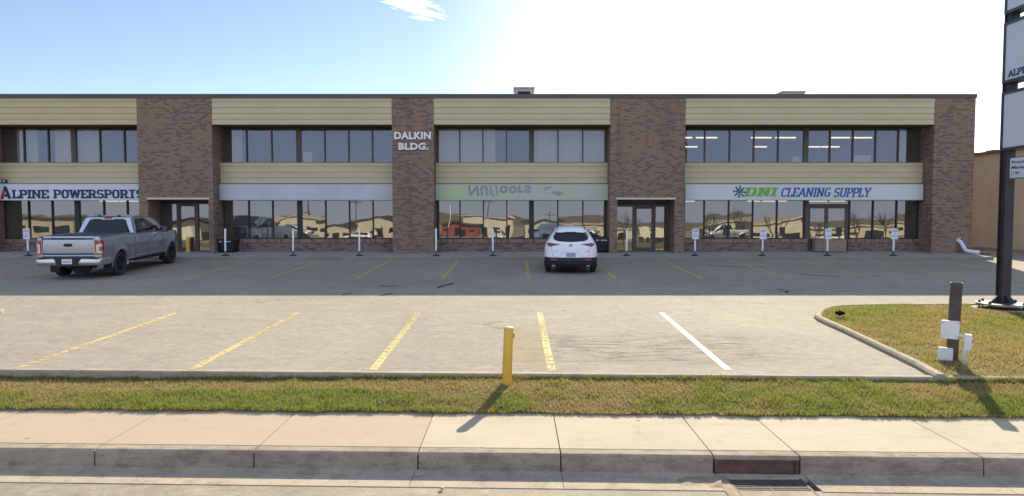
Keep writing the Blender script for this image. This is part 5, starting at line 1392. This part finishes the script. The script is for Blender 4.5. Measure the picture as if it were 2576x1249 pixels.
# ---------------------------------------------------------------- white crossover
def crossover(loc, rz, rx):
    cr = empty('crossover_car', loc, 'small white crossover car parked nose in under the faded green sign', 'car', None, (rx, 0, rz))
    #       z    half  rear   front
    T = [(.20, .77, -.70, 3.42), (.26, .83, -.78, 3.50), (.34, .875, -.83, 3.55), (.46, .892, -.855, 3.57), (.56, .897, -.85, 3.57), (.66, .898, -.835, 3.56), (.78, .893, -.81, 3.52), (.90, .882, -.79, 3.40), (.98, .862, -.775, 3.1),
         (1.03, .842, -.755, 2.75), (1.08, .815, -.72, 2.40), (1.13, .785, -.675, 2.25), (1.22, .728, -.59, 2.02), (1.32, .662, -.49, 1.76), (1.42, .600, -.375, 1.48), (1.48, .560, -.30, 1.28), (1.525, .52, -.24, 1.08), (1.555, .46, -.12, .92), (1.572, .36, .02, .80), (1.58, .2, .15, .7)]
    hw = [(a, b) for a, b, c, d in T]; yr = [(a, c) for a, b, c, d in T]; yf = [(a, d) for a, b, c, d in T]
    def rear(x, z):
        h = lerp_tab(hw, z); u = min(1, abs(x)/h)
        return lerp_tab(yr, z)+.035*u*u+.30*u**7
    def slice_(z, n=17):
        h = lerp_tab(hw, z); a = lerp_tab(yf, z); pts = []
        us = [math.sin(t) for t in np.linspace(-math.pi/2, math.pi/2, n)]
        for u in us: pts.append((u*h, rear(u*h, z), z))
        y0 = pts[-1][1]; 
        for t in np.linspace(0, 1, 12)[1:-1]: pts.append((h, y0+(a-.35-y0)*t, z))
        for u in us[::-1]: pts.append((u*h, a-.05*u*u-.30*abs(u)**7, z))
        y1 = a-.35
        for t in np.linspace(0, 1, 12)[1:-1]: pts.append((-h, y1+(y0-y1)*t, z))
        return pts+[pts[0]]
    def body(name, z0, z1, mat, grow=0.):
        zs = sorted(set([z0, z1]+[t[0] for t in T if z0 < t[0] < z1]+list(np.linspace(z0, z1, 10))))
        m = MB(); rows = [slice_(z) for z in zs]
        if grow: rows = [[(p[0]*(1+grow), (p[1]-1.3)*(1+grow*.6)+1.3, p[2]) for p in r] for r in rows]
        # open the wheel arches
        i0 = len(m.v); n = len(rows[0])
        for r in rows: m.v += r
        for a in range(len(rows)-1):
            for b in range(n-1):
                q = (a*n+b, a*n+b+1, (a+1)*n+b+1, (a+1)*n+b); c = [sum(m.v[k][j] for k in q)/4 for j in range(3)]
                if abs(c[0]) > .6 and any(math.hypot(c[1]-ya, c[2]-.34) < .375 for ya in (0, 2.655)): continue
                m.f.append(q); m.sm.append(True)
        if z1 > 1.55: m.quad(*rows[-1][:-1])
        return m.build(name, mat, cr, world=False)
    body('body', .565, 1.58, PEARL); body('lower_cladding', .24, .575, BLK, .004)
    MB().box(-.62, .62, -.55, 3.3, .22, .95).build('underbody', COREM, cr, world=False)
    MB().box(-.80, .80, .42, 2.2, .24, .9).build('floor_pan', COREM, cr, world=False)
    def patch(name, pts, off, mat, par=cr, thick=.0):
        c = MB(); n = len(pts); mid = (sum(p[0] for p in pts)/n, sum(p[1] for p in pts)/n)
        def P3(p, k, o): x = mid[0]+(p[0]-mid[0])*k; z = mid[1]+(p[1]-mid[1])*k; return (x, rear(x, z)-o, z)
        rings = [[P3(p, k, off) for p in pts+[pts[0]]] for k in (1, .85, .6, .3, .01)]
        c.grid(rings, True); c.grid([[P3(p, 1, -.01) for p in pts+[pts[0]]], rings[0]], False)
        return c.build(name, mat, par, world=False)
    def dens(pts, n=5):
        out = []
        for a, b in zip(pts, pts[1:]+[pts[0]]): out += [(a[0]+(b[0]-a[0])*k/n, a[1]+(b[1]-a[1])*k/n) for k in range(n)]
        return out
    sym = lambda h: h+[(-x, z) for x, z in h[::-1]]
    # px in the enlarged photo -> metres on the car
    Q = lambda x, y: ((x-718)/602, (1105-y)/602)
    rw = patch('rear_window', dens(sym([Q(718, 447), Q(850, 443), Q(980, 432), Q(1050, 410), Q(1078, 370), Q(1070, 320), Q(1040, 268), Q(1010, 247), Q(880, 238)]), 3), .008, CGL)
    patch('rear_spoiler', dens(sym([Q(718, 262), Q(900, 262), Q(1005, 270), Q(1012, 246), Q(900, 234), Q(718, 231)]), 3), .035, PEARL)
    patch('brake_light', dens([Q(600, 263), Q(836, 263), Q(836, 250), Q(600, 250)], 4), .040, TLD)
    MB().tube([(0, rear(0, 1.105)-.012, 1.105), (-.12, rear(-.12, 1.118)-.016, 1.118), (-.36, rear(-.36, 1.122)-.018, 1.122)], [.018, .013, .007], 8).build('rear_wiper', BLK, cr, world=False)
    for s in (1, -1):
        S_ = lambda pts: [(s*x, z) for x, z in (pts if s > 0 else pts[::-1])]
        tl = patch('tail_lamp', dens(S_([Q(918, 488), Q(1030, 478), Q(1130, 470), Q(1195, 472), Q(1200, 500), Q(1185, 525), Q(1140, 545), Q(1080, 525), Q(990, 506)]), 4), .010, TLD)
        patch('lamp_lens', dens(S_([Q(1085, 490), Q(1150, 486), Q(1170, 500), Q(1150, 520), Q(1105, 515)]), 3), .014, TLR, tl)
        patch('reflector', dens(S_([Q(985, 792), Q(1140, 792), Q(1132, 818), Q(1000, 818)]), 4), .014, TLR)
        # tailgate shut line
        pts = [Q(1108, 545), Q(1100, 640), Q(1085, 715), Q(1065, 745), Q(960, 748), Q(940, 735), Q(905, 665), Q(880, 655), Q(800, 653)]
        MB().tube([(s*x, rear(x, z)-.0005, z) for x, z in dens(pts+[pts[-1]], 3)[:-6]], .0045, 6).build('shut_line', plain('shut_line_grey', (.22, .22, .23), .6, 0, 0), cr, world=False)
        # roof channel
        MB().tube([(s*.475, lerp_tab(yr, 1.50)+.02, 1.508), (s*.485, .0, 1.55), (s*.47, .5, 1.552), (s*.46, .85, 1.545)], .013, 6).build('roof_channel', BLK, cr, world=False)
        # side glass
        m = MB(); rows = []
        for z in (1.06, 1.15, 1.28, 1.40, 1.47):
            h = lerp_tab(hw, z)+.008; ya, yb = -.25+(z-1.06)*.5, lerp_tab(yf, z)-.30; rows.append([(s*h, y, z) for y in np.linspace(ya, yb, 8)])
        m.grid(rows, True, flip=s > 0); m.build('side_window', CGL, cr, world=False)
        m = MB(); rows = []
        for x, k in ((.80, .4), (.88, .85), (.95, 1.), (1.01, .9), (1.035, .55)): rows.append([(s*x, 1.72+.06*k*math.cos(t), 1.165+.075*k*math.sin(t)) for t in np.linspace(0, 2*math.pi, 15)])
        m.grid(rows, True, flip=s < 0); m.quad(*rows[-1][:-1]); m.build('mirror', BLK, cr, world=False)
        # tail pipe
        m = MB(); x = s*(1070-718)/602; m.lathe([(.038, -.80), (.052, -.80), (.052, -.55), (.036, -.55), (.036, -.80)], 'y', 16, (x, 0, .262)); m.build('tail_pipe', CHROME, cr, world=False)
        wheel(cr, s*.775, 0, .34, .215, s, 5); wheel(cr, s*.775, 2.655, .34, .215, s, 5)
        for ya in (0, 2.655):
            m = MB(); rows = []
            for t in np.linspace(R(-20), R(200), 24): rows.append([(s*.80, ya+.36*math.cos(t), .34+.36*math.sin(t)), (s*.905, ya+.36*math.cos(t), .34+.36*math.sin(t)), (s*.90, ya+.43*math.cos(t), .34+.43*math.sin(t))])
            m.grid(rows, True, flip=s > 0); m.build('arch_trim', BLK, cr, world=False)
    # badge: ring with wings
    z = (1105-516)/602; y = rear(0, z); m = MB()
    for a, b in zip(np.linspace(0, 2*math.pi, 25)[:-1], np.linspace(0, 2*math.pi, 25)[1:]):
        m.tube([(.053*math.cos(a), y-.008, z+.045*math.sin(a)), (.053*math.cos(b), y-.008, z+.045*math.sin(b))], .0065, 6, caps=False)
    m.tube([(-.045, y-.008, z+.022), (-.014, y-.010, z-.004), (0, y-.010, z-.012), (.014, y-.010, z-.004), (.045, y-.008, z+.022)], .006, 6)
    m.build('round_emblem', plain('emblem_grey', (.12, .12, .13), .25, .8, 0), cr, world=False)
    zr = (1105-705)/602
    n = rounded_plate(-.155, .155, rear(0, zr)-.02, rear(0, zr)-.008, zr-.068, zr+.075, .01).build('number_plate', plain('plate_grey', (.38, .38, .41), .5, 0, .06, 15), cr, world=False)
    m = MB()
    for k in range(6): m.box(-.11+.038*k, -.088+.038*k, rear(0, zr)-.0215, rear(0, zr)-.0205, zr-.03, zr+.025)
    m.build('plate_marks', PLTX, n, world=False)['kind'] = 'stuff'
    MB().box(.50, .595, rear(.55, .78)-.006, rear(.55, .78)+.01, .768, .79).build('badge', plain('badge_grey', (.25, .25, .26), .3, .7, 0), cr, world=False)
    MB().box(-.575, -.44, rear(.5, .78)-.005, rear(.5, .78)+.01, .772, .786).build('badge', plain('badge_pale', (.5, .5, .5), .3, .5, 0), cr, world=False)
    m = MB(); m.prism([(-.12, 1.56), (.05, 1.57), (-.13, 1.615), (-.16, 1.605)], 'x', -.016, .016); m.build('roof_aerial', PEARL, cr, world=False)
    return cr
CV = crossover((PX(1435.5, 23.55, 683), 23.62, lotz(23.62)), R(-4.1), math.atan(.0342))

# ================================================================== ACROSS THE STREET (seen only mirrored in the glass)
def zgf(y): return -.55 if y < -34 else (0 if y > -6.2 else -.55*(-6.2-y)/27.8)
struct(MB().quad((-150, -150, -.56), (150, -150, -.56), (150, -34, -.56), (-150, -34, -.56)).build('yard', plain('gravel_yard', (.33, .28, .20), .95, 0, .25, .5)))
GLD = plain('shed_window', (.02, .022, .025), .15, 0, 0); ROOFD = plain('shed_roof_dark', (.06, .05, .045), .8, 0, .2, 1); ROOFC = plain('shed_roof_cream', (.55, .50, .38), .7, 0, .15, 1)
def mx_(px, Y): return (px-CX)/F*(2*YW-Y)
def shed(px0, px1, Y, wall_h, roof_h, depth, wallc, roofm, label, gable=True, doors=3, ridge_px=None):
    a, b = mx_(px0, Y), mx_(px1, Y); z0 = zgf(Y)-.05
    lu = .3*wallc[0]+.59*wallc[1]+.11*wallc[2]; wallc = tuple(x*.6+lu*.4 for x in wallc) if wallc[0] < 3*wallc[1] else wallc
    wm = plain('shed_wall_%d' % int(wallc[0]*1000), wallc, .8, 0, .12, .6)
    r = empty('shed', ((a+b)/2, Y, z0), label, 'building')
    c = (a+b)/2 if ridge_px is None else mx_(ridge_px, Y)
    top = [(a, z0+wall_h), (c, z0+wall_h+roof_h), (b, z0+wall_h)] if gable else [(a, z0+wall_h), (b, z0+wall_h)]
    m = MB(); m.prism([(b, z0), (a, z0)]+top, 'y', Y-depth, Y); m.build('wall', wm, r)
    m = MB()
    for (p, q) in zip(top[:-1], top[1:]):
        d = Vector((q[0]-p[0], q[1]-p[1])).normalized()*.35 if gable else Vector((.2, 0))
        n = Vector((-d.y, d.x)).normalized()*.16
        m.prism([(p[0]-d.x*(p[0] == top[0][0]), p[1]-d.y*(p[0] == top[0][0])+.01), (q[0]+d.x*(q[0] == top[-1][0]), q[1]+d.y*(q[0] == top[-1][0])+.01), (q[0]+d.x*(q[0] == top[-1][0])+n.x, q[1]+n.y), (p[0]-d.x*(p[0] == top[0][0])+n.x, p[1]+n.y)], 'y', Y-depth-.3, Y+.45)
    m.build('roof', roofm, r)
    w = b-a
    for k in range(doors):
        x = a+w*(k+.5)/doors; ww = w*.22/doors*1.4; h = min(wall_h*.62, 2.3); lo = .05 if k % 2 else .8
        MB().box(x-ww, x+ww, Y+.005, Y+.05, z0+lo, z0+h).build('window' if lo > .1 else 'door', GLD, r)
CR = (.60, .53, .38)
shed(-60, 185, -42, 2.9, .5, 12, (.46, .40, .28), ROOFD, 'low tan hangar across the street, mirrored left of the pickup', False, 4)
shed(400, 560, -50, 2.6, .9, 12, (.12, .10, .085), ROOFD, 'dark brown shed across the street, mirrored in the left entrance', True, 2)
shed(540, 690, -46, 2.3, 1.0, 12, (.14, .11, .09), ROOFC, 'brown shed with a cream roof across the street, mirrored under the blank sign', True, 2)
shed(690, 805, -48, 2.4, .8, 10, (.62, .57, .46), ROOFC, 'cream shed with a pale roof across the street', True, 3)
shed(800, 890, -40, 2.2, .7, 10, (.58, .52, .36), ROOFD, 'cream workshop with dark square windows across the street', True, 3)
shed(880, 1010, -44, 2.3, 1.15, 12, (.55, .50, .38), ROOFD, 'tall gabled cream shed with a dark roof across the street', True, 3)
shed(1110, 1190, -44, 1.7, .3, 10, (.26, .075, .06), ROOFD, 'red fronted low shop across the street', False, 3)
shed(1155, 1300, -52, 3.0, .6, 14, (.66, .60, .47), ROOFC, 'large pale warehouse across the street', True, 4)
shed(1325, 1425, -44, 2.5, 1.0, 12, (.60, .56, .42), ROOFD, 'white gabled shed with a wide dark roof across the street', True, 2)
shed(1430, 1700, -50, 1.8, .5, 10, (.60, .55, .42), ROOFC, 'long low pale shed across the street', False, 7)
shed(1790, 1900, -48, 1.7, .6, 10, (.58, .50, .36), ROOFC, 'small cream shed among bare trees across the street', True, 2)
shed(1890, 2020, -42, 2.2, 1.3, 12, (.62, .56, .42), ROOFC, 'cream gabled shed with a sweeping roof across the street', True, 2, 2010)
shed(2040, 2320, -46, 2.0, .5, 10, (.60, .52, .37), ROOFC, 'long tan shed across the street at the far right', False, 6)
def van(px0, px1, Y, c, label):
    a, b = mx_(px0, Y), mx_(px1, Y); z0 = zgf(Y); r = empty('box_trailer', ((a+b)/2, Y, z0), label, 'trailer'); w = b-a
    MB().prism([(b-w*.02, z0+.5), (a, z0+.5), (a, z0+2.3), (b-w*.14, z0+2.3)], 'y', Y-2.2, Y).build('body', plain('trailer_white', c, .5, 0, .05), r)
    for k in (.2, .75): MB().tube([(a+w*k, Y-.25, z0+.4), (a+w*k, Y+.03, z0+.4)], .4, 16).build('wheel', TYRE, r)
van(418, 490, -30, (.75, .72, .66), 'white box trailer across the street, mirrored in the left entrance')
van(1608, 1640, -30, (.78, .75, .68), 'white van across the street, mirrored in the right entrance')
van(1650, 1668, -33, (.70, .66, .58), 'pale small van across the street beside the white one')
van(610, 660, -32, (.05, .05, .06), 'dark box trailer across the street, mirrored under the blank sign')
BARK = plain('bare_bark', (.11, .075, .05), .9, 0, .3, 6)
def tree(px, Y, h, label):
    x = mx_(px, Y); z0 = zgf(Y); r = empty('bare_tree', (x, Y, z0), label, 'tree', 'bare trees across the street')
    rs = random.Random(int(px)); trunk = MB(); tw = MB()
    def grow(p, d, l, rad, dep, m):
        q = p+d*l; mid = p+d*l*.5+Vector((rs.uniform(-1, 1), rs.uniform(-1, 1), 0))*l*.06
        m.tube([p, mid, q], [rad, rad*.8, rad*.62], 5 if dep < 3 else 4, caps=False)
        if dep >= 5: return
        for k in range(rs.choice((2, 3)) if dep else 4):
            e = (d+Vector((rs.uniform(-1, 1), rs.uniform(-1, 1), rs.uniform(-.25, .7)))*.62).normalized()
            grow(q if rs.random() < .7 else mid, e, l*rs.uniform(.62, .85), rad*.6, dep+1, tw)
    grow(Vector((x, Y, z0-.1)), Vector((0, 0, 1)), h*.26, h*.022, 0, trunk)
    trunk.build('trunk', BARK, r); tw.build('crown', BARK, r)
for px, Y, h in ((235, -36, 5.2), (1570, -24, 5.0), (1612, -30, 4.6), (1790, -30, 4.6), (1850, -40, 5.0), (1950, -38, 5.4), (2050, -26, 4.2), (2165, -30, 5.2), (2225, -36, 5.6), (2290, -32, 5.0)):
    tree(px, Y, h, f'bare leafless tree across the street, mirrored {"above the pickup" if px < 300 else "in the right entrance" if px < 1700 else "in the right hand bay"}')
def lamppost(px, Y, h):
    x = mx_(px, Y); z0 = zgf(Y); MBt = MB().tube([(x, Y, z0), (x, Y, z0+h), ], [.08, .05], 8); o = MBt.build('flag_pole', POSTW, origin=(x, Y, z0)); tag(o, 'thin pale pole across the street, mirrored left of the white car', 'pole')
lamppost(1128, -30, 4.6)

# vehicles parked over there, mirrored in the glass
for src, px, Y, rz, lab in ((CV, 930, -36, 80, 'white crossover parked across the street beside the cream workshop'), (CV, 1250, -42, 195, 'white crossover parked across the street before the large warehouse'),
        (PK, 1480, -38, 95, 'silver pickup parked across the street before the long low shed'), (PK, 700, -34, 262, 'silver pickup parked across the street before the brown shed'),
        (CV, 2110, -30, 100, 'white crossover parked across the street before the long tan shed'), (PK, 1850, -36, 80, 'silver pickup parked across the street among the bare trees')):
    c = copy_tree(src); c.location = (mx_(px, Y), Y, zgf(Y)); c.rotation_euler = (0, 0, R(rz)); c['label'] = lab
for px, Y, h in ((780, -52, 7.5), (905, -55, 6.5), (1225, -60, 7.0), (1390, -50, 5.0)):
    x = mx_(px, Y); z0 = zgf(Y); r = empty('utility_pole', (x, Y, z0), 'dark utility pole across the street, mirrored over the %s' % ('blank sign bay' if px < 1000 else 'faded green sign bay') + (' left' if px in (780, 1225) else ' right'), 'pole', 'utility poles across the street')
    MB().tube([(x, Y, z0), (x, Y, z0+h)], [.14, .09], 8).build('pole', BARK, r); MB().box(x-1., x+1., Y-.06, Y+.06, z0+h-.7, z0+h-.58).build('crossarm', BARK, r)

# dark tar smears on the shaded part of the lot
TAR = plain('tar_mark', (.03, .028, .027), .7, 0, .3, 20)
for pts, w in (([(1100, 725), (1112, 720), (1128, 717), (1138, 713)], .07), ([(953, 719), (972, 721), (1000, 720)], .06), ([(958, 745), (975, 741), (988, 738)], .07), ([(860, 743), (872, 740), (884, 739)], .06), ([(1955, 728), (1980, 733), (1978, 738)], .06), ([(2010, 690), (2060, 694), (2110, 696)], .05), ([(1780, 668), (1850, 672), (1930, 673)], .05)):
    g = [ground(*p) for p in pts]; m = MB(); n = len(g)
    a = []; b = []
    for k, p in enumerate(g):
        d = (g[min(k+1, n-1)]-g[max(k-1, 0)]).normalized(); q = Vector((-d.y, d.x, 0))*w*(.4+.6*math.sin(math.pi*(k+.6)/(n+.2)))*random.uniform(.8, 1.2)
        a.append((p.x+q.x, p.y+q.y, lotz(p.y+q.y)+.004)); b.append((p.x-q.x, p.y-q.y, lotz(p.y-q.y)+.004))
    m.grid([a, b], smooth=False); m.build('tar_mark', TAR, lot)
